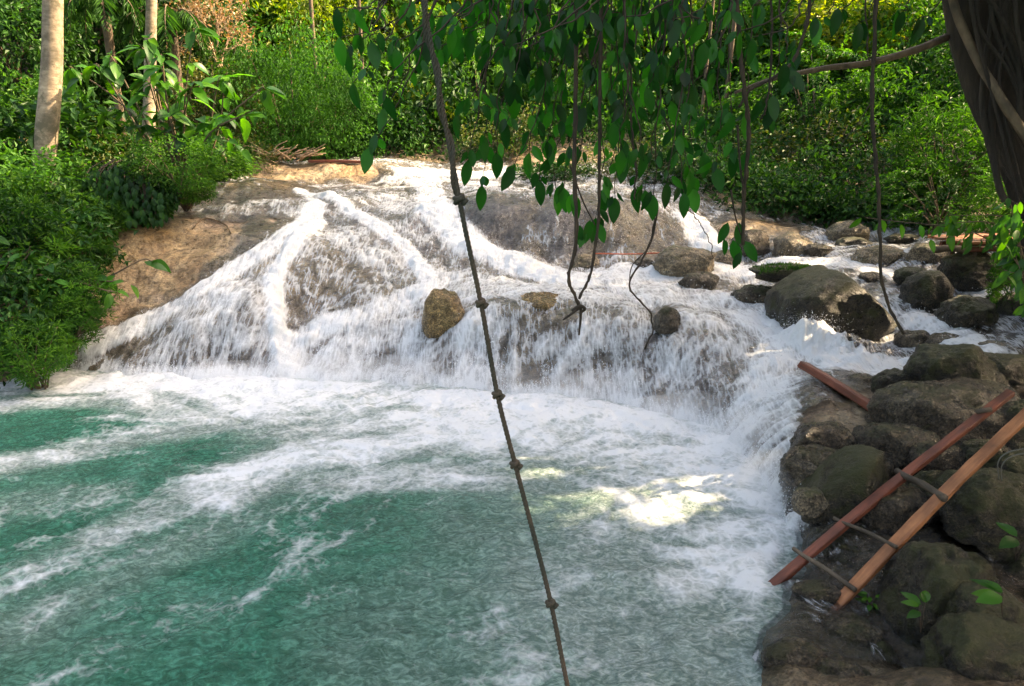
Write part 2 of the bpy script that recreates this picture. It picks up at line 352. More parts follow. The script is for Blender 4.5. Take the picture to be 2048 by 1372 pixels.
def rockmat():
    m, t, out = newmat('travertine_rock')
    g = geo(t); pos = g.outputs['Position']
    n1 = noise(t, pos, 1.3, 7, .6, .4); n2 = noise(t, pos, 9, 8, .65); n3 = noise(t, pos, 45, 5, .7)
    st = N(t, 'ShaderNodeMapping', {'Vector': pos, 'Scale': (5, 5, .8)}).outputs[0]
    n4 = noise(t, st, 2.2, 6, .6, .6)
    col = ramp(t, n1, [(.28, (.13, .085, .05)), (.42, (.25, .17, .10)), (.55, (.36, .275, .17)), (.66, (.31, .25, .19)), (.78, (.46, .35, .20))])
    col = mixc(t, math_(t, 'MULTIPLY', attr(t, 'ochre').outputs['Fac'], .62), col, (.42, .26, .09))
    col = mixc(t, math_(t, 'MULTIPLY', attr(t, 'lilac').outputs['Fac'], .75), col, (.30, .245, .23))
    col = mixc(t, 1.0, col, ramp(t, n2, [(.3, (.5, .5, .5)), (.5, (.95, .95, .95)), (.7, (1.25, 1.2, 1.1))]), 'MULTIPLY')
    col = mixc(t, 1.0, col, ramp(t, n4, [(.38, (.48, .45, .43)), (.58, (1.1, 1.1, 1.1))]), 'MULTIPLY')
    ms = ramp(t, noise(t, pos, 2.7, 7, .7), [(.5, (0, 0, 0)), (.64, (1, 1, 1))])
    col = mixc(t, math_(t, 'MULTIPLY', attr(t, 'wet').outputs['Fac'], .85), col, mixc(t, 1.0, col, (.42, .40, .42), 'MULTIPLY'))
    crk = N(t, 'ShaderNodeTexVoronoi', {'Vector': mixc(t, .35, pos, N(t, 'ShaderNodeTexNoise', {'Vector': pos, 'Scale': 1.5, 'Detail': 5.0}).outputs[1]), 'Scale': 1.7}, feature='DISTANCE_TO_EDGE').outputs[0]
    crk = ramp(t, math_(t, 'ADD', crk, math_(t, 'MULTIPLY', n2, .05)), [(.03, (.35, .32, .3)), (.06, (1, 1, 1))])
    col = mixc(t, ramp(t, n1, [(.45, (0, 0, 0)), (.6, (.8, .8, .8))]), col, mixc(t, 1.0, col, crk, 'MULTIPLY'))
    col = mixc(t, math_(t, 'MULTIPLY', attr(t, 'moss').outputs['Fac'], .8), col, mixc(t, 1.0, col, (.22, .21, .2), 'MULTIPLY'))
    col = mixc(t, math_(t, 'MULTIPLY', ms, attr(t, 'moss').outputs['Fac']), col, (.02, .022, .005))
    col = mixc(t, 1.0, col, ramp(t, n3, [(.34, (.5, .48, .46)), (.5, (1, 1, 1)), (.68, (1.35, 1.32, 1.3))]), 'MULTIPLY')
    hh = math_(t, 'ADD', math_(t, 'MULTIPLY', n2, .7), math_(t, 'ADD', math_(t, 'MULTIPLY', n3, .3), math_(t, 'MULTIPLY', n4, .6)))
    bm = N(t, 'ShaderNodeBump', {'Strength': .9, 'Distance': .06, 'Height': hh})
    rg = math_(t, 'MULTIPLY', ramp(t, n2, [(.35, (.2, .2, .2)), (.7, (.55, .55, .55))]), math_(t, 'SUBTRACT', 1.0, math_(t, 'MULTIPLY', attr(t, 'moss').outputs['Fac'], .5)))
    b = N(t, 'ShaderNodeBsdfPrincipled', {'Base Color': col, 'Roughness': rg, 'Normal': bm.outputs[0], 'Specular IOR Level': .5})
    t.links.new(b.outputs[0], out.inputs[0]); return m
M['rock'] = rockmat()
OCH = [([(620, 500), (640, 600)], .7, .5), ([(1050, 500), (1055, 420)], .28, 1), ([(1250, 470), (1300, 470)], .8, .55), ([(700, 345), (720, 350)], .3, .7), ([(640, 580), (600, 560)], .8, .8), ([(480, 375), (580, 372)], .4, .6),
       ([(350, 450), (450, 450)], .4, .7), ([(885, 600), (880, 660)], .4, 1), ([(1100, 615), (1180, 620)], .5, .9), ([(1500, 460), (1560, 465)], .6, .8), ([(1800, 470), (1900, 500)], .5, .8), ([(280, 500), (350, 520)], .8, .35)]
LIL = [([(960, 430), (1000, 440)], .5, .8), ([(1120, 430), (1130, 500)], .35, .9), ([(720, 400), (820, 470)], 1.0, .8), ([(450, 420), (600, 400)], 1., .7), ([(1300, 620), (1500, 720)], 1.2, .8), ([(1420, 600), (1900, 600)], 1.2, .4), ([(600, 700), (850, 720)], .8, .8), ([(1750, 660), (1850, 720)], .8, .8)]
och_g = field(OCH, GX, GY)*(.6+.8*fbm(GX*2, GY*2, 2., 2)); lil_g = field(LIL, GX, GY)
moss_g = np.maximum(sstep(3.2, 4.4, GX)*(1-sstep(8.5, 10, GY)), sstep(1.0, 1.4, GX)*(1-sstep(5.5, 6.6, GY)))*.9

def arcgrid(xs, ya, yb, rows, off, blur=0):
    """columns of constant x, rows spread by arc length so that steep faces stay finely divided"""
    yy = np.linspace(ya, yb, 2200); XX, YY = np.meshgrid(xs, yy)
    Z = samp(XX, YY)
    ds = np.sqrt(np.diff(YY, axis=0)**2+np.diff(Z, axis=0)**2)
    s = np.vstack([np.zeros(len(xs)), np.cumsum(ds, 0)])
    wgt = s.mean(1)  # use one shared row map per neighbourhood, so the sheet does not shear
    k = np.ones(25)/25
    s = np.apply_along_axis(lambda r: np.convolve(np.pad(r, 12, mode='edge'), k, 'valid'), 1, s)
    V = np.zeros((rows, len(xs), 3))
    for i, x in enumerate(xs):
        q = np.linspace(0, s[-1, i], rows); y = np.interp(q, s[:, i], yy); V[:, i, 0] = x; V[:, i, 1] = y
    V[..., 2] = samp(V[..., 0], V[..., 1])+off
    return V
def gridfaces(nr, nc):
    a = np.arange(nr*nc).reshape(nr, nc)
    return np.stack([a[:-1, :-1].ravel(), a[:-1, 1:].ravel(), a[1:, 1:].ravel(), a[1:, :-1].ravel()], 1)
def compact(V, F, attrs):
    use = np.unique(F); mp = np.full(len(V), -1); mp[use] = np.arange(len(use))
    return V[use], mp[F], {k: v[use] for k, v in attrs.items()}
def blur(A, n, it=2):
    k = np.ones(n)/n; p = n//2
    for _ in range(it):
        A = np.apply_along_axis(lambda r: np.convolve(np.pad(r, p, mode='edge'), k, 'valid'), 1, A)
        A = np.apply_along_axis(lambda r: np.convolve(np.pad(r, p, mode='edge'), k, 'valid'), 0, A)
    return A
blur_gh = blur(GH, 5, 1)
xs = np.arange(X0, X1+.01, .05); V = arcgrid(xs, Y0, Y1, 520, 0)
x_, y_ = V[..., 0], V[..., 1]
V[..., 2] += .018*fbm(x_*6, y_*6, V[..., 2]*6, 3)
o = mesh_np('rock_terraces', V.reshape(-1, 3), gridfaces(*V.shape[:2]), M['rock'], True,
        {'ochre': samp(x_, y_, och_g).ravel(), 'lilac': samp(x_, y_, lil_g).ravel(), 'moss': samp(x_, y_, moss_g).ravel(), 'wet': (sstep(.22, .5, samp(x_, y_, dens_g))*(.04+.96*sstep(.5, 1.2, np.hypot(np.gradient(samp(x_, y_, blur_gh), axis=0)/(np.gradient(y_, axis=0)+1e-9), 0)))).ravel()})
tag(o, 'tan and brown terraced travertine rock under and beside the waterfall', kind='structure')

# far ground
m, t, out = newmat('forest_floor')
pos = geo(t).outputs['Position']
col = ramp(t, noise(t, pos, 1.2, 7, .65), [(.35, (.018, .022, .008)), (.5, (.03, .045, .012)), (.65, (.07, .05, .025))])
b = N(t, 'ShaderNodeBsdfPrincipled', {'Base Color': col, 'Roughness': .95,
      'Normal': N(t, 'ShaderNodeBump', {'Strength': .8, 'Distance': .1, 'Height': noise(t, pos, 6, 6, .7)}).outputs[0]})
t.links.new(b.outputs[0], out.inputs[0]); M['floor'] = m
hx = np.arange(-70, 70.1, .7); hy = np.arange(-25, 90.1, .7); HX, HY = np.meshgrid(hx, hy)
ins = sstep(0, .8, np.minimum(np.minimum(HX-X0, X1-HX), np.minimum(HY-Y0+4, Y1-HY)))
HZ = hill(HX, HY)-ins*3.5-3.5*(sstep(-12, -9, HX)*(1-sstep(5, 7, HX))*(1-sstep(3, 6, HY)))
o = mesh_np('hillside', np.stack([HX, HY, HZ], -1).reshape(-1, 3), gridfaces(*HX.shape), M['floor'])
tag(o, 'wooded slope rising behind and beside the stream', kind='structure')

# ================================================================== FALLING WATER
def lic(vi, vj, noise_list, steps, hstep=.8, trace=None):
    nr, nc = vi.shape
    sp = np.hypot(vi, vj)+1e-9; vi = vi/sp; vj = vj/sp
    J, I = np.mgrid[0:nr, 0:nc].astype(np.float32)
    def bl(A, j, i):
        i = np.clip(i, 0, nc-1.001); j = np.clip(j, 0, nr-1.001)
        a = i.astype(int); b = j.astype(int); fa = i-a; fb = j-b
        return (A[b, a]*(1-fa)+A[b, a+1]*fa)*(1-fb)+(A[b+1, a]*(1-fa)+A[b+1, a+1]*fa)*fb
    acc = [n.copy() for n in noise_list]; wsum = 1.0; up = None
    for sgn in (1, -1):
        i, j = I.copy(), J.copy()
        for k in range(steps):
            a = bl(vi, j, i); b = bl(vj, j, i)
            i += sgn*hstep*a; j += sgn*hstep*b
            w = .5+.5*math.cos(math.pi*(k+1)/(steps+1))
            for q, n in enumerate(noise_list): acc[q] += w*bl(n, j, i)
            wsum += w
        if sgn == -1 and trace is not None: up = bl(trace, j, i)
    res = []
    for a in acc:
        a = a/wsum; res.append((a-a.mean())/(a.std()+1e-9))
    return res, up
def blur(A, n, it=2):
    k = np.ones(n)/n; p = n//2
    for _ in range(it):
        A = np.apply_along_axis(lambda r: np.convolve(np.pad(r, p, mode='edge'), k, 'valid'), 1, A)
        A = np.apply_along_axis(lambda r: np.convolve(np.pad(r, p, mode='edge'), k, 'valid'), 0, A)
    return A
WX0, WX1, WY0, WY1 = -8.0, 8.2, 3.6, 19.6
xs = np.arange(WX0, WX1, .024); V = arcgrid(xs, WY0, WY1, 860, 0)
x_, y_, z_ = V[..., 0], V[..., 1], V[..., 2]
Zs = samp(x_, y_, blur(GH, 7, 2))
Tj = np.stack([np.gradient(V[..., k], axis=0) for k in (0, 1)]+[np.gradient(Zs, axis=0)], -1)
Ti = np.stack([np.gradient(V[..., k], axis=1) for k in (0, 1)]+[np.gradient(Zs, axis=1)], -1)
nrm = np.cross(Ti, Tj); nrm /= np.linalg.norm(nrm, axis=-1)[..., None]+1e-9
steep = 1-np.clip(nrm[..., 2], 0, 1)
# gravity in the surface, with the metric of the grid
gii = (Ti**2).sum(-1); gjj = (Tj**2).sum(-1); gij = (Ti*Tj).sum(-1)
fi = -Ti[..., 2]; fj = -Tj[..., 2]-.004*gjj**.5; det = gii*gjj-gij**2+1e-12
vi = (gjj*fi-gij*fj)/det; vj = (gii*fj-gij*fi)/det
vi = blur(vi, 5, 1); vj = blur(vj, 5, 1)
wn1 = RG.rand(*x_.shape); wn2 = blur(RG.rand(*x_.shape), 5, 1); wn3 = blur(RG.rand(*x_.shape), 13, 1)
(l1, l2, l3), _ = lic(vi, vj, [wn1, wn2, wn3], 16)
(m1,), ups = lic(vi, vj, [blur(wn1, 3, 1)], 5, trace=x_)
D = samp(x_, y_, dens_g)
drop = sstep(.12, .45, steep)
turb = fbm(x_*9, y_*9, z_*9, 3)                        # boiling on the flatter reaches
str_ = .24*l1+.42*l2+.42*l3
flat = .55*turb+.45*m1+.35*l3+.25*l2
pat = str_*drop+flat*(1-drop)
patb = blur(pat, 3, 1)
lift = (.030+.035*D**2)+patb*(.005+.015*D)*(.8+.8*drop)+.05*D*D*fbm(x_*3.1, y_*3.1, z_*3.1+4, 3)*(.5+.5*drop)
lift += .10*sstep(.9, 1, D)*np.abs(fbm(x_*2.2, y_*2.2, 9.0, 4))
# the white boil that leaps up beside the big mossy boulder
q = hit(1610, 700); rr = np.hypot((x_-q[0])*1.0, (y_-q[1])*1.5)
lift += .24*np.exp(-(rr/.27)**2)*(1+.8*fbm(x_*7, y_*7, 2.0, 4))+.12*np.exp(-(np.hypot((x_-q[0]-.4), (y_-q[1]+.25))/.35)**2)*(1+fbm(x_*8, y_*8, 5., 3))
D = np.maximum(D, 1.1*np.exp(-(rr/.5)**4))
D = np.where(D > .12, np.maximum(D, (.80+.15*fbm(x_*2, y_*2, 1., 2))*np.exp(-(np.maximum(z_, 0)/.13)**2)*(1-sstep(.9, 1.4, x_)*(1-sstep(5.0, 5.6, y_)))), D)
VW = V+nrm*np.clip(lift, .006, None)[..., None]
foam = np.clip(D*.98+pat*.13*(1+.6*drop)-.02, 0, 1)
wet = (D > .08) & (VW[..., 2] > -.12)
F = gridfaces(*x_.shape); wf = wet.ravel()[F].all(1)
A = {'foam': foam.ravel(), 'dens': D.ravel(), 'flow': np.stack([ups, V[..., 1]-V[..., 2]*1.2, z_], -1).reshape(-1, 3), 'streak': (str_*.12+.5).ravel()}
Vc, Fc, Ac = compact(VW.reshape(-1, 3), F[wf], A)
def watermat(name, pool=False):
    m, t, out = newmat(name)
    pos = geo(t).outputs['Position']
    fo = attr(t, 'foam').outputs['Fac']
    if pool:
        fl = attr(t, 'flow').outputs['Vector']
        n1 = noise(t, fl, 3.0, 7, .62, .9); n2 = noise(t, pos, 11, 5, .6, .8)
    else:
        fl = N(t, 'ShaderNodeMapping', {'Vector': attr(t, 'flow').outputs['Vector'], 'Scale': (26, 4.0, 4.0)}).outputs[0]
        fv = N(t, 'ShaderNodeMapping', {'Vector': attr(t, 'flow').outputs['Vector'], 'Scale': (30, 11, 11)}).outputs[0]
        n1 = noise(t, fl, 1.0, 6, .65, .35); n2 = noise(t, pos, 24, 6, .72, .2)
    vor = N(t, 'ShaderNodeTexVoronoi', {'Vector': mixc(t, .12 if pool else .35, pos if pool else fv, N(t, 'ShaderNodeTexNoise', {'Vector': pos, 'Scale': 6.0 if pool else 9.0}).outputs[1]), 'Scale': 13.0 if pool else 1.0}, feature='DISTANCE_TO_EDGE').outputs[0]
    lace = ramp(t, vor, [(0, (1, 1, 1)), (.22, (0, 0, 0))])
    s = math_(t, 'ADD', fo, math_(t, 'MULTIPLY', math_(t, 'SUBTRACT', n1, .5), 1.0 if pool else .62))
    s = math_(t, 'ADD', s, math_(t, 'MULTIPLY', math_(t, 'SUBTRACT', n2, .5), .6 if pool else .42))
    s = math_(t, 'ADD', s, math_(t, 'MULTIPLY', math_(t, 'SUBTRACT', lace, .3), .14 if pool else .17))
    mask = ramp(t, s, [(.46, (0, 0, 0)), (.64, (.25, .25, .25)), (1.05, (1, 1, 1))] if pool else [(.32, (0, 0, 0)), (.50, (.42, .42, .42)), (.86, (1, 1, 1))])
    hb = math_(t, 'ADD', math_(t, 'MULTIPLY', n1, .8), math_(t, 'MULTIPLY', n2, .6))
    bf = N(t, 'ShaderNodeBump', {'Strength': .8, 'Distance': .045, 'Height': hb}).outputs[0]
    fb = N(t, 'ShaderNodeBsdfPrincipled', {'Base Color': (.82, .84, .86, 1), 'Roughness': .45, 'Normal': bf, 'Specular IOR Level': .4})
    fb.inputs['Subsurface Weight'].default_value = 0.0
    tr = N(t, 'ShaderNodeBsdfTranslucent', {'Color': (.8, .84, .86, 1)})
    fm = N(t, 'ShaderNodeMixShader', {0: .22, 1: fb.outputs[0], 2: tr.outputs[0]})
    if pool:
        aer_grey = attr(t, 'aer_grey').outputs['Fac']
        r1 = noise(t, pos, 7, 7, .66, 1.2); r2 = noise(t, pos, 22, 6, .62, .8)
        rb = N(t, 'ShaderNodeBump', {'Strength': 1.0, 'Distance': .09, 'Height': math_(t, 'ADD', r1, math_(t, 'MULTIPLY', r2, .35))}).outputs[0]
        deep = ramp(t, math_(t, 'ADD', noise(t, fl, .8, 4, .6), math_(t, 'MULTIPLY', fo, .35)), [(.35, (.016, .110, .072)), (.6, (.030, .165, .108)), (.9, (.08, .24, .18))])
        deep = ramp_mix = mixc(t, aer_grey, deep, (.235, .31, .28))
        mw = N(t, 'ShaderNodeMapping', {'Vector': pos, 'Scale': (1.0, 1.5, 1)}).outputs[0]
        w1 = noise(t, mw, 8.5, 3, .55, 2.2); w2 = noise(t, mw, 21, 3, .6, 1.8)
        wave_glint = math_(t, 'ADD', w1, math_(t, 'MULTIPLY', w2, .5))
        deep = mixc(t, 1.0, deep, ramp(t, wave_glint, [(.60, (.62, .70, .68)), (.75, (1, 1, 1)), (.95, (1.9, 1.7, 1.75))]), 'MULTIPLY')  # wavelet sky reflections painted into the water colour as light and dark streaks
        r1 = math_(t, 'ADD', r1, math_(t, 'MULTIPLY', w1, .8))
        wb = N(t, 'ShaderNodeBsdfPrincipled', {'Base Color': deep, 'Roughness': .09, 'Normal': rb, 'IOR': 1.33}).outputs[0]
    else:
        rb = N(t, 'ShaderNodeBump', {'Strength': 1.0, 'Distance': .03, 'Height': hb}).outputs[0]
        fr = N(t, 'ShaderNodeFresnel', {'IOR': 1.45, 'Normal': rb}).outputs[0]
        gl = N(t, 'ShaderNodeBsdfGlossy', {'Roughness': .12, 'Normal': rb})
        ts = N(t, 'ShaderNodeBsdfTransparent', {'Color': (.93, .95, .96, 1)})
        wb = N(t, 'ShaderNodeMixShader', {0: math_(t, 'MULTIPLY', fr, 1.0), 1: ts.outputs[0], 2: gl.outputs[0]}).outputs[0]
    mx = N(t, 'ShaderNodeMixShader', {0: mask, 1: wb, 2: fm.outputs[0]})
    t.links.new(mx.outputs[0], out.inputs[0]); return m
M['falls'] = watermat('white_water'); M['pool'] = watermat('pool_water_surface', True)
o = mesh_np('waterfall_water', Vc, Fc, M['falls'], True, Ac)
tag(o, 'white water sliding and tumbling over the rock terraces into the pool', kind='structure')

# ================================================================== POOL
px_ = np.arange(-9.5, 5.2, .026); py_ = np.concatenate([np.arange(1.6, 5.2, .022), np.arange(5.2, 9.9, .028)])
PX, PY = np.meshgrid(px_, py_)
def zline(pts): return [PZ(a, b, 0)[:2] for a, b in pts]
PF = [([(0, 752), (250, 762), (550, 778), (800, 792), (1100, 815), (1300, 845), (1440, 890)], .42, 1.05),
      ([(400, 790), (700, 810), (1000, 850), (1250, 880), (1450, 930)], .62, .92),
      ([(1500, 930), (1300, 890), (1050, 870), (800, 880), (620, 910), (450, 975)], .38, .80), ([(450, 975), (320, 1020), (210, 1075)], .26, .54), ([(210, 1075), (60, 1150), (-150, 1230)], .26, .44),
      ([(650, 830), (900, 840), (1150, 855), (1400, 900)], .7, .72),
      ([(1450, 980), (1250, 960), (1050, 945), (850, 950), (600, 960)], .26, .66), ([(1350, 1000), (1250, 1060), (1350, 1110)], .32, .68),
      ([(600, 830), (420, 850), (250, 880), (0, 930)], .26, .60), ([(500, 800), (200, 800), (0, 810)], .22, .66), ([(300, 760), (-100, 790)], .22, .66),
      ([(1530, 930), (1540, 1020), (1500, 1100), (1430, 1150)], .34, .82), ([(1430, 1150), (1480, 1250), (1500, 1350)], .28, .52),
      ([(560, 1010), (380, 1080), (200, 1160), (0, 1260)], .28, .42), ([(700, 1080), (520, 1180), (300, 1280), (100, 1372)], .3, .31),
      ([(1200, 1150), (1000, 1180), (800, 1250), (700, 1372)], .5, .28), ([(1300, 1250), (1150, 1300)], .6, .34), ([(0, 1010), (200, 990)], .3, .42)]
dens = np.full_like(PX, .20); fx = np.full_like(PX, -.25); fy = np.full_like(PX, -.12)
for pts, w, d in PF:
    q = np.array(zline(pts)); best = np.full_like(PX, 1e9); bt = np.zeros(PX.shape+(2,))
    for a, b in zip(q[:-1], q[1:]):
        ab = b-a; L = ab @ ab
        t_ = np.clip(((PX-a[0])*ab[0]+(PY-a[1])*ab[1])/L, 0, 1)
        dd = np.hypot(PX-a[0]-t_*ab[0], PY-a[1]-t_*ab[1]); k = dd < best
        best = np.where(k, dd, best); u = ab/math.sqrt(L); bt[k] = u
    dens = np.maximum(dens, .2+(d-.2)*(1-sstep(w*.1, w*2.3, best)))
    wgt = np.exp(-(best/(w*1.8))**2)+.02/(best+.3); s = 1 if pts[0][0] > pts[-1][0] or d == 1.05 else -1
    fx += s*bt[..., 0]*wgt; fy += s*bt[..., 1]*wgt
sw = fbm(PX*.55, PY*.55, 2.2, 3)
ang = np.arctan2(fy, fx)+1.5*fbm(PX*.8, PY*.8, 8.0, 2)
vx = np.cos(ang)/.026; vy = np.sin(ang)/.025
wa, wb_, wc = blur(RG.rand(*PX.shape), 3, 1), blur(RG.rand(*PX.shape), 7, 1), blur(RG.rand(*PX.shape), 21, 1)
(l1, l2, l3), upx = lic(vx, vy, [wa, wb_, wc], 24, trace=PX)
_, upy = lic(vx, vy, [wa], 24, trace=PY)
pf = np.clip(dens+.055*l1+.075*l2+.085*l3+.10*fbm(PX*1.7, PY*1.7, 3., 4)+.10*fbm(PX*.7, PY*.9, 13., 3), 0, 1)
zz = .030*fbm(PX*.9, PY*1.1, 1.0, 3)+.017*fbm(PX*3.2, PY*3.6, 6., 3)+.006*l2*sstep(.3, .8, dens)+.008*l3+.012*fbm(PX*7+.6*l3, PY*9, 6., 3)
zz += .007*fbm(PX*15, PY*17, 16., 2)
zz += sstep(.75, 1.0, dens)*(.05*np.abs(fbm(PX*2.6, PY*2.6, 12., 4)))
g = samp(PX, PY); F = gridfaces(*PX.shape); keep = (g.ravel()[F] < .12).any(1) & ((PX < 2.2) | (PY > 4.1)).ravel()[F].all(1)
aer_grey = np.clip(np.exp(-((PX-.9)/1.5)**2-((PY-4.6)/2.2)**2)*1.0+sstep(.25, .62, dens)*.9+.22*fbm(PX*.9, PY*.9, 4., 3), 0, 1)  # aeration round the foam, plus a broad grey-green patch in the near pool
Vp, Fp, Ap = compact(np.stack([PX, PY, zz], -1).reshape(-1, 3), F[keep], {'foam': pf.ravel(), 'aer_grey': aer_grey.ravel(), 'flow': np.stack([upx*.5+PX*.5, upy*.5+PY*.5, zz*0], -1).reshape(-1, 3)})
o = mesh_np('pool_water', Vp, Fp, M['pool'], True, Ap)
tag(o, 'churning green plunge pool streaked with white foam', kind='structure')
# quiet water that goes on outside the frame
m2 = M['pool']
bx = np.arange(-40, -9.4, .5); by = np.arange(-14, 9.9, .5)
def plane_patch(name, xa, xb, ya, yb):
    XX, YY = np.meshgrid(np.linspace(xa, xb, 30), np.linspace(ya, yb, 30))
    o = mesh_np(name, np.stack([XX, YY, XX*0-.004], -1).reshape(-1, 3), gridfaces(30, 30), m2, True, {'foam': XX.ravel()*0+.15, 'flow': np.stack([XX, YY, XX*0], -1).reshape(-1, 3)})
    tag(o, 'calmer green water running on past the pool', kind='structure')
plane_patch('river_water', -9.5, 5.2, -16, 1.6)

# ------------------------------------------------------------------ spray: droplets thrown up where the water breaks
m, t, out = newmat('spray_drops')
b = N(t, 'ShaderNodeBsdfPrincipled', {'Base Color': (.85, .87, .9, 1), 'Roughness': .3})
t.links.new(b.outputs[0], out.inputs[0]); M['spray'] = m
OCT = np.array([[1, 0, 0], [-1, 0, 0], [0, 1, 0], [0, -1, 0], [0, 0, 1], [0, 0, -1.]])
OF = np.array([[0, 2, 4], [2, 1, 4], [1, 3, 4], [3, 0, 4], [2, 0, 5], [1, 2, 5], [3, 1, 5], [0, 3, 5]])
cand = np.nonzero(((D > .55) & (x_ < 7) & (VW[..., 2] > .0)).ravel())[0]
cen = VW.reshape(-1, 3)[cand]; pr = (D.ravel()[cand]**3)*(.15+drop.ravel()[cand]+2.5*(cen[:, 2] < .25)); pr /= pr.sum()
pick = RG.choice(len(cand), 15000, p=pr)
c = cen[pick]+nrm.reshape(-1, 3)[cand][pick]*np.abs(RG.normal(0, .045, (15000, 1)))+np.c_[RG.normal(0, .02, 15000), -np.abs(RG.normal(0, .04, 15000)), np.abs(RG.normal(0, .03, 15000))]
q = hit(1610, 700); n2_ = 2600
c2 = q+RG.normal(0, 1, (n2_, 3))*np.array([.20, .10, .08])+np.c_[np.zeros(n2_), np.zeros(n2_), .16+.16*np.abs(RG.normal(0, .6, n2_))]
c = np.vstack([c, c2]); r = RG.uniform(.0016, .0042, len(c))*RG.choice([1, 1, 1.5], len(c)); r[-n2_:] *= .62
Vd = c[:, None]+OCT[None]*(r[:, None, None]*np.array([1, 1, 1.5])); Fd = OF[None]+np.arange(len(c))[:, None, None]*6
o = mesh_np('spray', Vd.reshape(-1, 3), Fd.reshape(-1, 3), M['spray'])
tag(o, 'white droplets thrown up over the breaking water', 'spray', kind='stuff')

m, t, out = newmat('mist'); v = N(t, 'ShaderNodeVolumePrincipled', {'Color': (.95, .97, 1, 1), 'Density': .9, 'Anisotropy': .2}); t.links.new(v.outputs[0], out.inputs[1])
_b = bmesh.new(); bmesh.ops.create_icosphere(_b, subdivisions=3, radius=1.0); mv = np.array([v_.co[:] for v_ in _b.verts]); mf = np.array([[v_.index for v_ in f_.verts] for f_ in _b.faces]); _b.free()
mV = []; mF = []; n_ = 0
for (ax, ay, rx_, rz_) in [(480, 752, .9, .16), (660, 752, .8, .28), (820, 755, .85, .26), (1000, 770, .9, .24), (1180, 790, .9, .24), (1360, 835, .75, .26), (1500, 900, .5, .4), (1545, 980, .35, .32)]:
    c_ = PZ(ax, ay, 0)+np.array([0, -.12, .05]); U = mv*(1+.25*fbm(mv[:, 0]*1.5+ax, mv[:, 1]*1.5, mv[:, 2]*1.5, 3))[:, None]
    mV.append(U*np.array([rx_, .42, rz_])+c_); mF.append(mf+n_); n_ += len(mv)
o = mesh_np('mist', np.concatenate(mV), np.concatenate(mF), m); tag(o, 'thin white mist hanging where the falls meet the pool', 'mist', kind='stuff')

# ================================================================== BOULDERS
def bouldermat(name, c0, c1, c2, mossc, mossamt, rough=(.25, .6)):
    m, t, out = newmat(name)
    oi = N(t, 'ShaderNodeObjectInfo').outputs['Random']
    tc = N(t, 'ShaderNodeVectorMath', {0: geo(t).outputs['Position'], 1: N(t, 'ShaderNodeCombineXYZ', {0: math_(t, 'MULTIPLY', oi, 40)}).outputs[0]}, operation='ADD').outputs[0]
    n1 = noise(t, tc, 3, 8, .65, .3); n2 = noise(t, tc, 16, 8, .7); n3 = noise(t, tc, 60, 4, .7)
    col = ramp(t, n1, [(.3, c0), (.5, c1), (.72, c2)])
    col = mixc(t, 1.0, col, ramp(t, n2, [(.32, (.3, .3, .3)), (.52, (.9, .9, .9)), (.72, (2.0, 1.9, 1.75))]), 'MULTIPLY')
    col = mixc(t, 1.0, col, ramp(t, n3, [(.38, (.32, .32, .32)), (.5, (.9, .9, .9)), (.64, (2.4, 2.3, 2.1))]), 'MULTIPLY')
    nz = N(t, 'ShaderNodeSeparateXYZ', {0: geo(t).outputs['Normal']}).outputs[2]
    mk = math_(t, 'ADD', math_(t, 'ADD', math_(t, 'MULTIPLY', nz, .18), noise(t, tc, 4.5, 8, .72)), mossamt)
    mk = ramp(t, mk, [(.55, (0, 0, 0)), (.72, (1, 1, 1))])
    mc = mixc(t, n2, tuple(a*.5 for a in mossc), tuple(a*1.6 for a in mossc))
    col = mixc(t, mk, col, mc)
    hh = math_(t, 'ADD', math_(t, 'MULTIPLY', n2, .8), math_(t, 'ADD', math_(t, 'MULTIPLY', n3, .35), math_(t, 'MULTIPLY', mk, .25)))
    bm = N(t, 'ShaderNodeBump', {'Strength': 1.0, 'Distance': .09, 'Height': hh})
    rg = math_(t, 'MAXIMUM', ramp(t, n2, [(.4, (rough[0],)*3), (.7, (rough[1],)*3)]), math_(t, 'MULTIPLY', mk, .62))
    b = N(t, 'ShaderNodeBsdfPrincipled', {'Base Color': col, 'Roughness': rg, 'Normal': bm.outputs[0]})
    t.links.new(b.outputs[0], out.inputs[0]); return m
M['b_moss'] = bouldermat('mossy_boulder', (.010, .008, .005), (.034, .027, .017), (.10, .082, .056), (.040, .042, .008), .035)
M['b_wet'] = bouldermat('wet_boulder', (.034, .025, .017), (.08, .062, .044), (.16, .13, .09), (.04, .042, .010), -.08, (.15, .5))
M['b_ochre'] = bouldermat('ochre_boulder', (.13, .08, .035), (.27, .18, .08), (.38, .27, .12), (.11, .10, .03), -.08, (.15, .45))
M['b_pale'] = bouldermat('pale_boulder', (.12, .095, .065), (.24, .19, .13), (.38, .31, .22), (.07, .07, .02), -.06, (.3, .7))
import bmesh
_bm = bmesh.new(); bmesh.ops.create_icosphere(_bm, subdivisions=5, radius=1.0)
ICO_V = np.array([v.co[:] for v in _bm.verts]); ICO_F = np.array([[v.index for v in f.verts] for f in _bm.faces]); _bm.free()
_bm = bmesh.new(); bmesh.ops.create_icosphere(_bm, subdivisions=4, radius=1.0)
ICO4_V = np.array([v.co[:] for v in _bm.verts]); ICO4_F = np.array([[v.index for v in f.verts] for f in _bm.faces]); _bm.free()
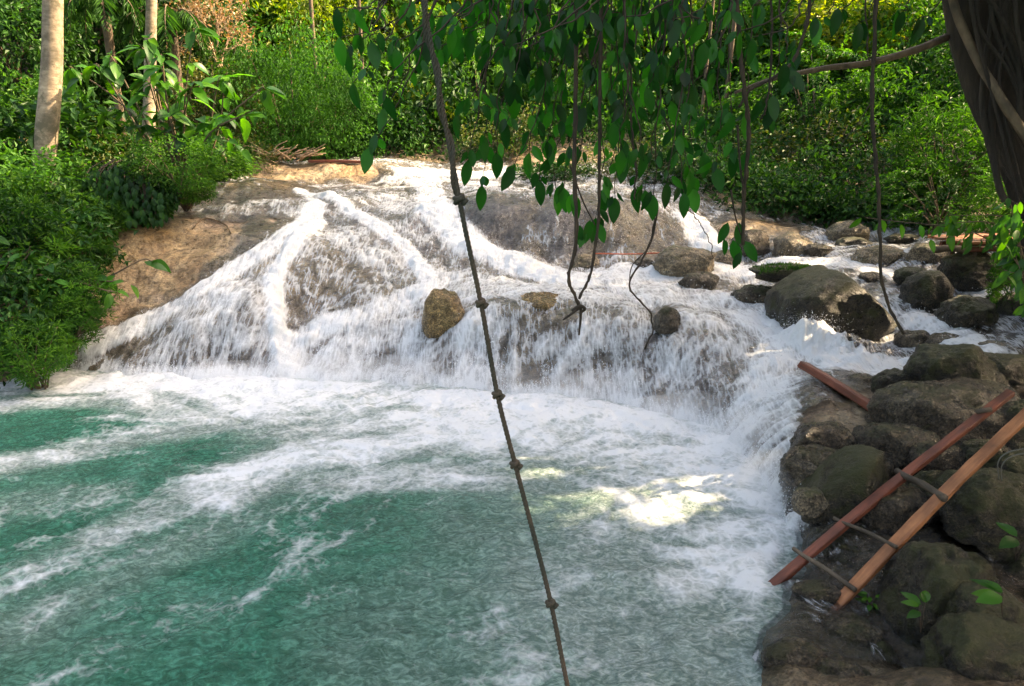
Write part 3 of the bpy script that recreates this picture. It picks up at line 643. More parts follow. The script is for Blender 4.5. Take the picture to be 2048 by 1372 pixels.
def boulder(px, py, w, h, Y, mat, label, seed, sq=2.6, tilt=0.0, dy=.85, rough=.17, skew=0.0, cuts=5, name='boulder'):
    d = dep(Y, P(px, py, Y)[2]); k = d/FPX; c = P(px, py, Y)
    rs = np.random.RandomState(seed)
    big = w > 100
    U, Fc = (ICO_V, ICO_F) if big else (ICO4_V, ICO4_F)
    U = U/((np.abs(U)**sq).sum(1)**(1/sq))[:, None]          # squarer than a ball
    for _ in range(cuts):                                     # worn facets
        n = rs.normal(size=3); n /= np.linalg.norm(n); off = rs.uniform(.72, .93)
        s = U @ n-off; U = U-np.where(s > 0, s*.8, 0)[:, None]*n
    Nn = U/np.linalg.norm(U, axis=1)[:, None]
    U = U+Nn*(rough*fbm(U[:, 0]*1.3+seed*3.1, U[:, 1]*1.3+seed, U[:, 2]*1.3, 3)+rough*.30*fbm(U[:, 0]*6+seed, U[:, 1]*6, U[:, 2]*6, 3))[:, None]
    rx, rz = w*k/2, h*k/2; ry = (rx+rz)/2*dy*1.1
    U = U*np.array([rx, ry, rz*1.05]); U[:, 0] += skew*U[:, 2]
    a = R(tilt); ca, sa = math.cos(a), math.sin(a)
    U = np.c_[U[:, 0]*ca+U[:, 2]*sa, U[:, 1], -U[:, 0]*sa+U[:, 2]*ca]
    o = mesh_np(name, U, Fc, M[mat]); o.location = (c[0], c[1]+ry*.35, c[2])
    return tag(o, label, 'boulder' if name == 'boulder' else 'rock')
BL = [
 (885, 640, 84, 115, 9.55, 'b_ochre', 'tall ochre rock standing in the white water left of the knotted rope', 2.4),
 (1090, 628, 120, 70, 9.55, 'b_ochre', 'low ochre hump awash at the lip of the falls right of the rope', 2.4),
 (1337, 650, 60, 68, 8.85, 'b_wet', 'small peaked brown boulder perched alone on the lip of the falls', 2.0),
 (1375, 530, 130, 62, 11.3, 'b_pale', 'long low brown boulder behind the thin vine, at the end of the red string', 2.4),
 (1290, 536, 44, 38, 11.7, 'b_wet', 'small round stone just left of the long low boulder', 2.3),
 (1172, 532, 56, 44, 11.9, 'b_pale', 'small stone at the foot of the ochre rock wall behind the broken vine', 2.3),
 (1398, 572, 86, 48, 10.6, 'b_wet', 'dark blocky stone in the stream below the long low boulder', 3.0),
 (1508, 490, 80, 54, 12.2, 'b_wet', 'brown boulder behind the hanging stem with the lowest leaves', 2.4),
 (1590, 500, 90, 62, 12.0, 'b_pale', 'domed tan boulder in the upper stream between two darker ones', 2.2),
 (1700, 468, 84, 44, 12.6, 'b_pale', 'pale pointed boulder below the bushes on the far side', 2.0),
 (1712, 496, 74, 38, 12.0, 'b_moss', 'flat mossy boulder right in front of the pale pointed one', 2.3),
 (1808, 480, 70, 20, 12.2, 'b_moss', 'thin flat slab lying in the far stream', 2.3),
 (1832, 556, 76, 38, 9.9, 'b_moss', 'low mossy stone touching the dark boulder right of the long vine', 2.3),
 (1858, 592, 92, 92, 9.2, 'b_moss', 'dark upright mossy boulder right of the end of the long vine', 2.6),
 (1948, 645, 118, 92, 8.4, 'b_moss', 'round mossy boulder downstream of the dark upright one', 2.4),
 (1965, 555, 150, 92, 9.6, 'b_moss', 'broad dark boulder under the wooden platform', 2.8),
 (1905, 548, 40, 40, 9.8, 'b_wet', 'small stone leaning on the broad boulder under the platform', 2.4),
 (1995, 470, 100, 46, 11.2, 'b_moss', 'mossy boulder behind the wooden platform', 2.4),
 (2050, 640, 90, 90, 8.6, 'b_moss', 'dark boulder at the right edge beside the round mossy one', 2.4),
 (1990, 706, 100, 36, 7.6, 'b_pale', 'flat pale rock above the two green boulders on the right bank', 2.6),
 (1918, 768, 156, 118, 6.7, 'b_moss', 'big olive mossy boulder above the ladder, left of its twin', 2.7),
 (2005, 762, 130, 82, 6.9, 'b_moss', 'olive boulder at the right edge half behind the biggest one of the bank', 2.6),
 (1808, 785, 88, 70, 6.85, 'b_moss', 'rounded moss green boulder beside the lower end of the loose plank', 2.4),
 (1727, 778, 80, 46, 7.2, 'b_wet', 'low wet stone in the foam above the loose plank', 2.2),
 (1832, 818, 44, 42, 6.5, 'b_moss', 'small mossy stone between the loose plank and the wide brown boulder', 2.3),
 (1925, 855, 255, 135, 6.1, 'b_wet', 'wide smooth brown boulder behind the upper part of the ladder', 2.5),
 (1800, 905, 150, 78, 5.75, 'b_wet', 'wet brown slab left of the ladder rails', 2.6),
 (1885, 925, 110, 60, 5.5, 'b_wet', 'smaller wet stone between the two ladder rails near the top', 2.5),
 (1650, 905, 120, 86, 5.95, 'b_wet', 'wet rounded rock at the edge where the side fall drops into the pool', 2.5),
 (1655, 965, 140, 96, 5.55, 'b_wet', 'wet block with a trickle down its face at the pool edge', 3.0),
 (1800, 1060, 150, 130, 4.95, 'b_wet', 'dark glossy stone under the middle rung of the ladder', 2.6),
 (2000, 1045, 200, 150, 4.75, 'b_moss', 'large dark round boulder at the right edge beside the ladder', 2.6),
 (2045, 965, 120, 86, 5.2, 'b_moss', 'mossy boulder at the right edge with a wire loop over it', 2.5),
 (1896, 1262, 182, 236, 3.95, 'b_moss', 'tall brown speckled boulder in the lower right foreground', 2.9),
 (1995, 1275, 160, 130, 3.65, 'b_moss', 'brown boulder leaning on the tall speckled one', 2.5),
 (2010, 1360, 240, 150, 3.35, 'b_moss', 'olive boulder in the bottom right corner', 2.5),
 (2060, 1170, 160, 110, 4.5, 'b_moss', 'dark boulder at the right edge behind the green leaf', 2.4),
 (2060, 870, 130, 110, 5.9, 'b_moss', 'dark boulder at the right edge behind the upper end of the ladder', 2.4),
 (1700, 1130, 120, 110, 4.75, 'b_moss', 'shadowed boulder beneath the lowest rung of the ladder', 2.5),
 (1905, 1110, 120, 120, 4.9, 'b_moss', 'shadowed boulder wedged right of the ladder above the tall speckled one', 2.5),
 (1620, 1010, 60, 50, 5.1, 'b_pale', 'small pale rock washed by foam at the foot of the side fall', 2.4),
 (1455, 520, 60, 36, 11.9, 'b_pale', 'small rounded stone left of the brown boulder behind the hanging stem', 2.3),
 (1520, 610, 120, 70, 9.9, 'b_wet', 'low wet hump with water sliding over it left of the great boulder', 2.4),
 (1640, 505, 60, 34, 11.7, 'b_wet', 'half drowned stone right of the domed tan boulder', 2.3),
 (1770, 520, 110, 46, 11.0, 'b_pale', 'wide pale hump in the far stream behind the long dark vine', 2.3),
 (1860, 515, 100, 50, 10.7, 'b_pale', 'tan hump left of the boards of the platform', 2.4),
 (1800, 620, 90, 44, 9.3, 'b_wet', 'wet brown hump right beside the slope of the great boulder', 2.3),
 (1900, 690, 80, 40, 8.0, 'b_wet', 'dark wet stone in the side stream below the round mossy boulder', 2.3),
 (1745, 560, 60, 28, 10.2, 'b_wet', 'small brown stone above the shoulder of the great boulder', 2.3),
 (1990, 620, 70, 50, 8.9, 'b_wet', 'wet stone in front of the broad boulder under the platform', 2.4),
 (1830, 690, 70, 60, 8.2, 'b_wet', 'brown curved rock in the stream where the long vine ends', 2.4),
 (1745, 1330, 90, 70, 3.75, 'b_moss', 'dark stone wedged at the left foot of the tall speckled boulder', 2.4),
 (1930, 1175, 110, 90, 4.4, 'b_moss', 'dark stone behind the top of the tall speckled boulder', 2.4),
 (1740, 945, 80, 60, 5.6, 'b_wet', 'wet stone above the tilted egg shaped boulder', 2.4),
 (1590, 1330, 130, 70, 3.6, 'b_wet', 'low wet rock at the pool edge in the bottom foreground', 2.4),
 (1700, 1290, 120, 70, 3.85, 'b_wet', 'flat wet stone just below the feet of the ladder', 2.5),
 (1690, 1375, 130, 70, 3.45, 'b_wet', 'wet stone cut by the bottom edge of the frame left of the olive boulder', 2.4),
 (1640, 1200, 90, 46, 4.25, 'b_wet', 'wet stone between the feet of the two ladder rails', 2.4),
 (1870, 1010, 110, 90, 5.1, 'b_moss', 'dark stone right of the upper stick rung', 2.4),
 (1975, 930, 90, 70, 5.4, 'b_moss', 'dark stone under the upper end of the right ladder rail', 2.4),
]
for i, b in enumerate(BL):
    k = 1.14 if b[0] > 1590 and b[1] > 740 else 1.0
    boulder(b[0], b[1], b[2]*k, b[3]*k, *b[4:7], i+5, b[7])
# tilted egg boulder behind ladder, and the great one in the stream
boulder(1692, 1010, 135, 235, 5.2, 'b_moss', 'tilted egg shaped mossy boulder left of the ladder at the pool edge', 77, 2.3, 38, cuts=3, rough=.08)
o = boulder(1672, 640, 232, 180, 8.85, 'b_moss', 'great dark mossy boulder with a flat top in the middle of the stream', 78, 3.2, 4, cuts=0, rough=.12)
me = o.data; co = np.zeros(len(me.vertices)*3, np.float32); me.vertices.foreach_get('co', co); co = co.reshape(-1, 3)
for nx, nz, of, kf in ((.686, .728, .43, .92), (.95, .3, .70, .8), (-.5, .86, .56, .7)):
    sd_ = co[:, 0]*nx+co[:, 2]*nz-of-.02*fbm(co[:, 0]*3, co[:, 1]*3, co[:, 2]*3, 3); k_ = np.where(sd_ > 0, sd_*kf, 0); co[:, 0] -= k_*nx; co[:, 2] -= k_*nz
me.vertices.foreach_set('co', co.ravel()); me.update()

# ================================================================== FOLIAGE BUILDERS
def unit(a): return a/(np.linalg.norm(a, axis=-1, keepdims=True)+1e-9)
def leafmesh(name, mat, pos, dirs, nrms, L, Wd, tint, link=False, parent=None):
    """each leaf: four triangles folded on the midrib, wide in the middle, the tip bent down"""
    n = len(pos); d = unit(dirs); s = unit(np.cross(d, nrms)); u = np.cross(s, d)
    L = np.broadcast_to(L, n)[:, None]; Wd = np.broadcast_to(Wd, n)[:, None]
    p0 = pos; p3 = pos+d*L-u*L*.16
    mid = pos+d*L*.45+u*L*.02
    a = mid+s*Wd*.5+u*Wd*.14; b = mid-s*Wd*.5+u*Wd*.14
    V = np.stack([p0, a, p3, b, ], 1).reshape(-1, 3)
    k = np.arange(n)[:, None]*4
    F = np.concatenate([k+np.array([[0, 2, 1]]), k+np.array([[0, 3, 2]])])
    return mesh_np(name, V, F, M[mat], False, {'tint': np.repeat(tint, 4)}, parent, link)
def cloud(kind, R3, nclump, nleaf, L, Wd, rs, zc, droop=.3, shell=.6, cl=.28, lobes=None):
    """leaf positions in clumps spread through an uneven crown volume"""
    c = unit(rs.normal(size=(nclump, 3)))*(rs.uniform(0, 1, (nclump, 1))**(.33*(1-shell)+.02))
    lob = 1+.28*fbm(c[:, 0]*1.6+rs.rand()*9, c[:, 1]*1.6, c[:, 2]*1.6+rs.rand()*9, 2)
    c = c*lob[:, None]*np.array(R3)+np.array([0, 0, zc])
    k = np.repeat(np.arange(nclump), nleaf); n = len(k)
    if kind == 'spray':                      # long drooping twigs with leaves along them
        out = unit(np.c_[c[:, :2]/np.array(R3)[:2], rs.uniform(-.1, .5, nclump)])
        t = rs.uniform(0, 1, n)[:, None]; ln = cl*2.2
        pos = c[k]+out[k]*t*ln-np.array([0, 0, 1])*t*t*ln*.55+rs.normal(0, .02, (n, 3))
        d = out[k]*.6+np.array([0, 0, -1])*t*1.0+rs.normal(0, .45, (n, 3))
        nn = np.array([0, 0, 1.0])+rs.normal(0, .5, (n, 3))
    elif kind == 'layer':                    # flat shelves of fine leaves
        pos = c[k]+rs.normal(0, 1, (n, 3))*np.array([cl, cl, cl*.28]); pos[:, 2] -= ((pos[:, :2]-c[k][:, :2])**2).sum(1)*.8
        d = unit(np.c_[pos[:, :2]-c[k][:, :2], -.25+0*pos[:, 0]])+rs.normal(0, .4, (n, 3))
        nn = np.array([0, 0, 1.0])+rs.normal(0, .35, (n, 3))
    elif kind == 'whorl':                    # leaves radiating from twig ends, like oleander
        pos = c[k]+rs.normal(0, 1, (n, 3))*cl*.35
        d = unit(pos-c[k]+np.array([0, 0, cl*.15]))+rs.normal(0, .25, (n, 3)); nn = np.array([0, 0, 1.0])+rs.normal(0, .5, (n, 3))
    else:
        pos = c[k]+rs.normal(0, 1, (n, 3))*cl*np.array([.6, .6, .45])
        d = unit(pos-np.array([0, 0, zc]))*.5+rs.normal(0, .6, (n, 3))-np.array([0, 0, droop]); nn = np.array([0, 0, 1.0])+rs.normal(0, .55, (n, 3))
    Lr = L*rs.uniform(.7, 1.25, n); tint = np.clip(rs.rand(nclump)[k]*.6+rs.rand(n)*.35, 0, .999)
    return pos, d, nn, Lr, Lr*Wd, tint, c
PROTO = {}
def proto(key, matk, *a, stems=0, sm='bark_mid', trunk=None, **kw):
    rs = np.random.RandomState(abs(hash(key)) % 1000 if False else sum(map(ord, key)))
    pos, d, nn, L, Wd, ti, c = cloud(*a, rs=rs, **kw)
    fm = leafmesh('foliage', matk, pos, d, nn, L, Wd, ti)
    mb = MB()
    base = np.array([0, 0, -.3])
    if trunk:
        hgt, r = trunk; pts = spline([base, (.04*hgt, 0, hgt*.4), (-.02*hgt, .03*hgt, hgt*.8), (0, 0, hgt)], 12)
        tube(mb, pts, np.linspace(r, r*.45, 12), 8, .12, rs.rand()*9)
        for e in c[rs.choice(len(c), min(stems, len(c)), False)]:
            q = pts[rs.randint(6, 12)]; tube(mb, spline([q, (q+e)/2+np.array([0, 0, .1]), e], 6), np.linspace(r*.35, r*.06, 6), 5)
    else:
        for e in c[rs.choice(len(c), min(stems, len(c)), False)]:
            q = base+np.r_[rs.normal(0, .08, 2), 0]; tube(mb, spline([q, q*.4+e*.4+np.array([0, 0, .15]), e], 7), np.linspace(.022, .006, 7), 5)
    sm_ = mb.build('trunk' if trunk else 'stems', M[sm], link=False) if mb.n else None
    PROTO[key] = (fm, sm_, bool(trunk))
proto('fine', 'leaf_mid', 'ball', (1, .9, .8), 150, 30, .11, .42, zc=.75, cl=.22, stems=14)
proto('fine2', 'leaf_dark', 'ball', (1, .9, .9), 140, 26, .15, .5, zc=.8, cl=.24, stems=14)
proto('whorl', 'leaf_mid', 'whorl', (1, .8, .9), 170, 22, .14, .2, zc=.8, cl=.13, stems=20)
proto('layer', 'leaf_feather', 'layer', (1, .9, .95), 190, 60, .06, .45, zc=.9, cl=.2, stems=16)
proto('spray', 'leaf_yellow', 'spray', (1, .9, 1.0), 150, 30, .10, .35, zc=1.0, cl=.28, stems=14)
proto('sprayg', 'leaf_mid', 'spray', (1, .9, 1.0), 150, 32, .10, .35, zc=1.0, cl=.28, stems=14)
proto('olive', 'leaf_olive', 'ball', (1, .9, .85), 150, 34, .08, .42, zc=.8, cl=.24, stems=30)
proto('tree', 'leaf_mid', 'ball', (1.5, 1.4, 1.2), 190, 40, .13, .5, zc=3.2, cl=.34, stems=16, trunk=(3.0, .09))
proto('treed', 'leaf_dark', 'ball', (1.5, 1.4, 1.3), 190, 40, .13, .5, zc=3.2, cl=.34, stems=16, trunk=(3.0, .09))
proto('treey', 'leaf_yellow', 'ball', (1.4, 1.3, 1.1), 150, 34, .16, .6, zc=3.2, cl=.36, stems=16, trunk=(3.0, .08))
def plant(key, px, py, Y, wpx, label, cat, sz=1.0, name=None, group=None, rz=None, sink=0.0, mat=None):
    """a plant whose crown is centred on the pixel at distance Y and wpx wide"""
    c = P(px, py, Y); s = wpx*dep(Y, c[2])/FPX/2/(1.0 if 'tree' not in key else 1.5)
    fm, smh, tr = PROTO[key]; zc = (3.2 if tr else .9)*s*sz
    e = empty(name or ('tree' if tr else 'shrub'), (c[0], c[1], c[2]-zc), random.uniform(0, 6.28) if rz is None else rz, (s, s, s*sz))
    f = obj('foliage', fm, e); f['kind'] = 'stuff'
    if smh: obj('trunk' if tr else 'stems', smh, e)
    return tag(e, label, cat, group)

# ---- far wood: one mass on the slope
def forest(name, n, xr, yr, matk, Lr, Wf, seed, hmax, label, nleaf=26, keep=None):
    rs = np.random.RandomState(seed)
    cx = rs.uniform(*xr, n); cy = yr[0]+(yr[1]-yr[0])*rs.rand(n)**1.5; g = hill(cx, cy)
    cz = g+rs.rand(n)**.7*hmax*(.55+.45*np.sin(cx*.9+cy*.7+seed))
    gate = fbm(cx*.33+seed, cy*.33, cz*.25, 2) > -.06-.2*(cz-g < .8); cx, cy, cz = cx[gate], cy[gate], cz[gate]; n = len(cx)
    if keep is not None:
        k = keep(cx, cy, cz); cx, cy, cz = cx[k], cy[k], cz[k]; n = len(cx)
    c = np.c_[cx, cy, cz]; r = rs.uniform(.25, .8, n)
    k = np.repeat(np.arange(n), nleaf); m_ = len(k)
    pos = c[k]+rs.normal(0, 1, (m_, 3))*r[k][:, None]*np.array([.55, .55, .42])
    d = rs.normal(0, .6, (m_, 3))+np.array([0, -.3, -.45]); nn = np.array([0, -.25, 1.0])+rs.normal(0, .5, (m_, 3))
    L = rs.uniform(*Lr, m_); ti = np.clip(rs.rand(n)[k]*.65+rs.rand(m_)*.3, 0, .999)
    me = leafmesh(name, matk, pos, d, nn, L, L*Wf, ti)
    return tag(obj(name, me), label, 'forest', kind='stuff')
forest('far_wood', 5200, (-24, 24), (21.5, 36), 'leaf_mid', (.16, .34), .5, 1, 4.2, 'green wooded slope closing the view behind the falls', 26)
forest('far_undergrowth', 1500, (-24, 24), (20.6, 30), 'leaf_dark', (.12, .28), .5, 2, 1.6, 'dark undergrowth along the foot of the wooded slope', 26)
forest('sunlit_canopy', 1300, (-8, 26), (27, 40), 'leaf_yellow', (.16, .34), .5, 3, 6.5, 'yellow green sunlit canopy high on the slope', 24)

# ---- shade trees of the right bank, outside the frame towards the sun
SUNP = np.array(SUN_TO)
LIT = [(PZ(1230, 990, 0), .72), (PZ(1060, 915, 0), .45), (hit(1640, 705), .7), (hit(1720, 745), .5), (hit(1760, 540), .35), (P(1950, 480, 9.8), .35), (hit(1500, 740), .35), (P(430, 130, 16), 1.6), (P(300, 150, 12.5), 1.6), (P(110, 150, 12), 1.3)]
_rl = np.random.RandomState(77)
def clear_of_sun(p):  # drops crown leaves along sun rays, shaping gaps for chosen sun patches
    k = np.ones(len(p), bool)
    for c, r in LIT:
        v = p-c; tt = v @ SUNP; dd = np.linalg.norm(v-tt[:, None]*SUNP, axis=1); k &= ~((dd < r) & (tt > 0) & (_rl.rand(len(p)) < .95))
    return k
def shade_tree(x, y, hgt, rad, label, seed, n=260, nleaf=24):
    rs = np.random.RandomState(seed); z0 = float(hill(x, y))
    e = empty('tree', (x, y, z0-.2))
    c = unit(rs.normal(size=(n, 3)))*(rs.rand(n, 1)**.4)*np.array([rad, rad, hgt*.36])+np.array([0, 0, hgt*.68])
    k = np.repeat(np.arange(n), nleaf); m_ = len(k)
    pos = c[k]+rs.normal(0, .42, (m_, 3)); kk = clear_of_sun(pos+np.array([x, y, z0-.2])); pos = pos[kk]; k = k[kk]; m_ = len(k)
    L = rs.uniform(.22, .42, m_)
    f = obj('foliage', leafmesh('foliage', 'leaf_mid', pos, rs.normal(0, .6, (m_, 3))-np.array([0, 0, .3]), np.array([0, 0, 1.0])+rs.normal(0, .4, (m_, 3)), L, L*.6, rs.rand(m_)*.9), e); f['kind'] = 'stuff'
    mb = MB(); pts = spline([(0, 0, -.5), (.2, 0, hgt*.4), (0, .2, hgt*.85)], 10); tube(mb, pts, np.linspace(.28, .1, 10), 10, .1, seed)
    for q in c[:14]: tube(mb, spline([pts[6+seed % 3], (pts[7]+q)/2, q], 6), np.linspace(.09, .02, 6), 5)
    mb.build('trunk', M['bark_mid'], e)
    return tag(e, label, 'tree')
sh = [(9.5, 3.5, 14, 3.6), (12.5, 8.5, 15, 4.0), (10.5, -1.5, 13, 3.6), (14.5, 3.0, 18, 4.2), (15.5, 13.0, 16, 4.2), (17, 7.5, 19, 4.4), (19, 17, 16, 4.4), (20, 12, 20, 4.6), (8.0, 4.8, 8.5, 2.7), (9.2, 9.0, 8.5, 2.5)]  # last two low trees are unseen, added to darken the right bank
dsc = ['nearest tall tree of the right bank out of frame beside the pool', 'tall broad tree of the right bank beyond the platform', 'tall tree of the right bank behind the viewer',
       'very tall tree back from the pool on the right bank', 'broad tall tree up the right bank beside the upper stream', 'highest tree on the right bank level with the falls', 'tall tree at the far right of the slope', 'huge tree at the top of the right bank', 'low spreading tree on the right bank beside the ladder, unseen and added for shade', 'low spreading tree, unseen and added for shade, just right of the platform']
for i, (x, y, hg, rd) in enumerate(sh): shade_tree(x, y, hg, rd, dsc[i], 40+i)

def bank_cover(name, n, xr, yr, matk, seed, label, hh=.6, cond=None):
    rs = np.random.RandomState(seed); cx = rs.uniform(*xr, n); cy = rs.uniform(*yr, n); k = np.ones(n, bool) if cond is None else cond(cx, cy)
    cx, cy = cx[k], cy[k]; n = len(cx); c = np.c_[cx, cy, samp(cx, cy)+rs.rand(n)*hh]; k = np.repeat(np.arange(n), 22); m_ = len(k)
    pos = c[k]+rs.normal(0, .16, (m_, 3)); L = rs.uniform(.07, .17, m_)
    me = leafmesh(name, matk, pos, rs.normal(0, .6, (m_, 3))+np.array([0, -.2, .1]), np.array([0, -.2, 1.0])+rs.normal(0, .5, (m_, 3)), L, L*.45, np.clip(rs.rand(n)[k]*.6+rs.rand(m_)*.35, 0, .999))
    return tag(obj(name, me), label, 'undergrowth', kind='stuff')
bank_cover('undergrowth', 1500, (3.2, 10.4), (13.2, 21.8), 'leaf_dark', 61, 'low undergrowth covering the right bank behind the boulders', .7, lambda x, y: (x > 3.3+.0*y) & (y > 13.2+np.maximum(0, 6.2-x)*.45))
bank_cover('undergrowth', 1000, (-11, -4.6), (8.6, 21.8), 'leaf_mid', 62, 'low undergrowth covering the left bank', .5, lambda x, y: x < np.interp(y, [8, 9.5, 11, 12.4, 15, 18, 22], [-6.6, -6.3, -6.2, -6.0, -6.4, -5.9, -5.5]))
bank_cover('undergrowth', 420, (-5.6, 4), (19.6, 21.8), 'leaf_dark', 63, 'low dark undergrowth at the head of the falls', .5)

# ---- plants the photograph shows
plants = [
 # left bank, front to back
 ('whorl', 60, 690, 8.6, 190, 'narrow leaved shrub hanging over the pool at the far left waterline', 'shrub', .8),
 ('fine2', 35, 600, 9.3, 240, 'dense small leaved shrub above the left waterline', 'shrub', .9),
 ('whorl', 135, 580, 9.5, 170, 'narrow leaved shrub spreading onto the brown rock face', 'shrub', .9),
 ('whorl', 20, 500, 9.9, 240, 'narrow leaved shrub at the left edge halfway up the bank', 'shrub', 1.0),
 ('fine2', 90, 470, 10.6, 230, 'leafy shrub on the left bank beside the top of the brown rock', 'shrub', .9),
 ('whorl', 165, 500, 10.6, 120, 'small wispy shrub growing at the edge of the brown rock', 'shrub', .9),
 ('fine', 30, 380, 11.5, 300, 'bright green bush at the left edge below the tall pale trunk', 'shrub', .8),
 ('fine', 150, 400, 12.0, 230, 'bushy green shrub at the foot of the tall pale trunk', 'shrub', .8),
 ('fine2', 60, 290, 13.5, 330, 'dark green shrub behind the tall pale trunk', 'shrub', .9),
 ('fine', 20, 230, 14.0, 260, 'mid green bush left of the tall pale trunk', 'shrub', 1.0),
 ('olive', 200, 320, 14.5, 240, 'olive green bush between the two pale trunks', 'shrub', .9),
 ('fine2', 330, 330, 15.5, 240, 'dark bush below the big leaved shrub', 'shrub', .7),
 ('fine', 400, 330, 15.8, 180, 'grassy green shrub at the left end of the upper terrace', 'shrub', .6),
 ('fine', 300, 365, 14.6, 200, 'low green shrub at the edge of the wet upper rock', 'shrub', .5),
 ('olive', 480, 320, 17.6, 150, 'small olive shrub beside the driftwood', 'shrub', .8),
 ('layer', 590, 200, 20.0, 320, 'large feathery bright green bush above the driftwood ledge', 'shrub', .95),
 ('layer', 500, 190, 20.8, 220, 'smaller feathery bush joined to the left of the large one', 'shrub', 1.0),
 ('layer', 660, 250, 19.8, 200, 'low feathery bush at the right foot of the large one', 'shrub', .8),
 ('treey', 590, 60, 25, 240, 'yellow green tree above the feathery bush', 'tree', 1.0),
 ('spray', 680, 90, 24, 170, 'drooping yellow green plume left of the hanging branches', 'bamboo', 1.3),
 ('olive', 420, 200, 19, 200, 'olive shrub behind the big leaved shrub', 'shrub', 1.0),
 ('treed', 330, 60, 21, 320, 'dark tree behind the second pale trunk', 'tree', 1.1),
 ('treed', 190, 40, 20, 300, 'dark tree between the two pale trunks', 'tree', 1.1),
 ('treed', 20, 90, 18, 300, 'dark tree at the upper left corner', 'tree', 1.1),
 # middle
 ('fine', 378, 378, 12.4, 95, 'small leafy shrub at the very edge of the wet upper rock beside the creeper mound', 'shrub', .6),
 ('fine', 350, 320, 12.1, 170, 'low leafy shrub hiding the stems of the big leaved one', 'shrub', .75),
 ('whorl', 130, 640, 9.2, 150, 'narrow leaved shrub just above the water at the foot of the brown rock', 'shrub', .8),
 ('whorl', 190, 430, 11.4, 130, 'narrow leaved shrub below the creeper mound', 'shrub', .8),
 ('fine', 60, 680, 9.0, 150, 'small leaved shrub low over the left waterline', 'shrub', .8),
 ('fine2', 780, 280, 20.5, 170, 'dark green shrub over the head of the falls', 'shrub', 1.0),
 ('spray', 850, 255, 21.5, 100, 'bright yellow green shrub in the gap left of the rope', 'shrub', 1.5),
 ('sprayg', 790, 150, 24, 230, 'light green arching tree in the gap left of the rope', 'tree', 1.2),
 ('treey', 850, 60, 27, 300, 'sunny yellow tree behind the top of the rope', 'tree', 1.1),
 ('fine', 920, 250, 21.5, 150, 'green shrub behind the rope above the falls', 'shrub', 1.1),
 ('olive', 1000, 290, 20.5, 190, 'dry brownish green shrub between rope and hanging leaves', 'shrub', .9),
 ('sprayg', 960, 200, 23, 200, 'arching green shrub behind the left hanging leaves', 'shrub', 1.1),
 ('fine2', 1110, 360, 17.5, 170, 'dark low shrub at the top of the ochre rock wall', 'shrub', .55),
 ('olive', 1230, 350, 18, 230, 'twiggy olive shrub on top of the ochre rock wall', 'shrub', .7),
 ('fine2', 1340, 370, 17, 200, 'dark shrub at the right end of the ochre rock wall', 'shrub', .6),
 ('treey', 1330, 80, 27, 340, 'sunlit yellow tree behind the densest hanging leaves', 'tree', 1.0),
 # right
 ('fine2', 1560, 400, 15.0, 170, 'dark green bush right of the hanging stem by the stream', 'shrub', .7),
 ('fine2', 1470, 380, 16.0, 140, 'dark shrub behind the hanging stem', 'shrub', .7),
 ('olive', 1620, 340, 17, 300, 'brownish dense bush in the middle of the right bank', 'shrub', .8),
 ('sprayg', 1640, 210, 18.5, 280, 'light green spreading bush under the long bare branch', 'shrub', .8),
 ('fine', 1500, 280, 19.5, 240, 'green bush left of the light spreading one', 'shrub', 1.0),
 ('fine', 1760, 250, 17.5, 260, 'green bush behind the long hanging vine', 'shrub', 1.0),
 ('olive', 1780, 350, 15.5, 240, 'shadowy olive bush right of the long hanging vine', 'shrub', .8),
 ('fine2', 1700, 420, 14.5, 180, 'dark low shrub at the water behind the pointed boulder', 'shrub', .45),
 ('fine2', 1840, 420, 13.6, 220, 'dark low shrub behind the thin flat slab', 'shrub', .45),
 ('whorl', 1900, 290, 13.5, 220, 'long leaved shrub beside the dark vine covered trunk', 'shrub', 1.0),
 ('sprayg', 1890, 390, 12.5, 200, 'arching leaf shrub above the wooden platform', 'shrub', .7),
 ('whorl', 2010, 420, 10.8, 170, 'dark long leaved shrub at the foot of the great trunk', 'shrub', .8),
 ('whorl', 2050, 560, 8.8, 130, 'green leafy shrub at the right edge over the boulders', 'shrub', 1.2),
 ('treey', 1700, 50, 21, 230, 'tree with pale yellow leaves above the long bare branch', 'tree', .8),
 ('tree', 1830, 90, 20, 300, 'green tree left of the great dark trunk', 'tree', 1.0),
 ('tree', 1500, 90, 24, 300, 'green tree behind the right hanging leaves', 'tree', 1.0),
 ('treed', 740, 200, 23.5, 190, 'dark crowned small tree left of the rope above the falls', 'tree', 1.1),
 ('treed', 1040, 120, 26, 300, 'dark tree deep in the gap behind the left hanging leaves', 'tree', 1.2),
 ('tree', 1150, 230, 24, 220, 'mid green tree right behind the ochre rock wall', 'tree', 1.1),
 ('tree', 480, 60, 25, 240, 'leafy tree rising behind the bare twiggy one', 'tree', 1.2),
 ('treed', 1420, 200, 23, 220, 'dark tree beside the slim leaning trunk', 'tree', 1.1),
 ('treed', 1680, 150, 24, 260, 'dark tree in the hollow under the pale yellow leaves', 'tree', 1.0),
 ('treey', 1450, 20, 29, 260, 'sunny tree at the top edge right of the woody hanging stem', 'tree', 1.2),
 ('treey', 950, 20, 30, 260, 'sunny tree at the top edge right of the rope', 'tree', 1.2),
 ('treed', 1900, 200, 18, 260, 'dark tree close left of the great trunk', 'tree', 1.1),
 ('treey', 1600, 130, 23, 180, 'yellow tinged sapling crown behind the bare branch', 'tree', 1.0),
]
for p in plants: plant(*p)

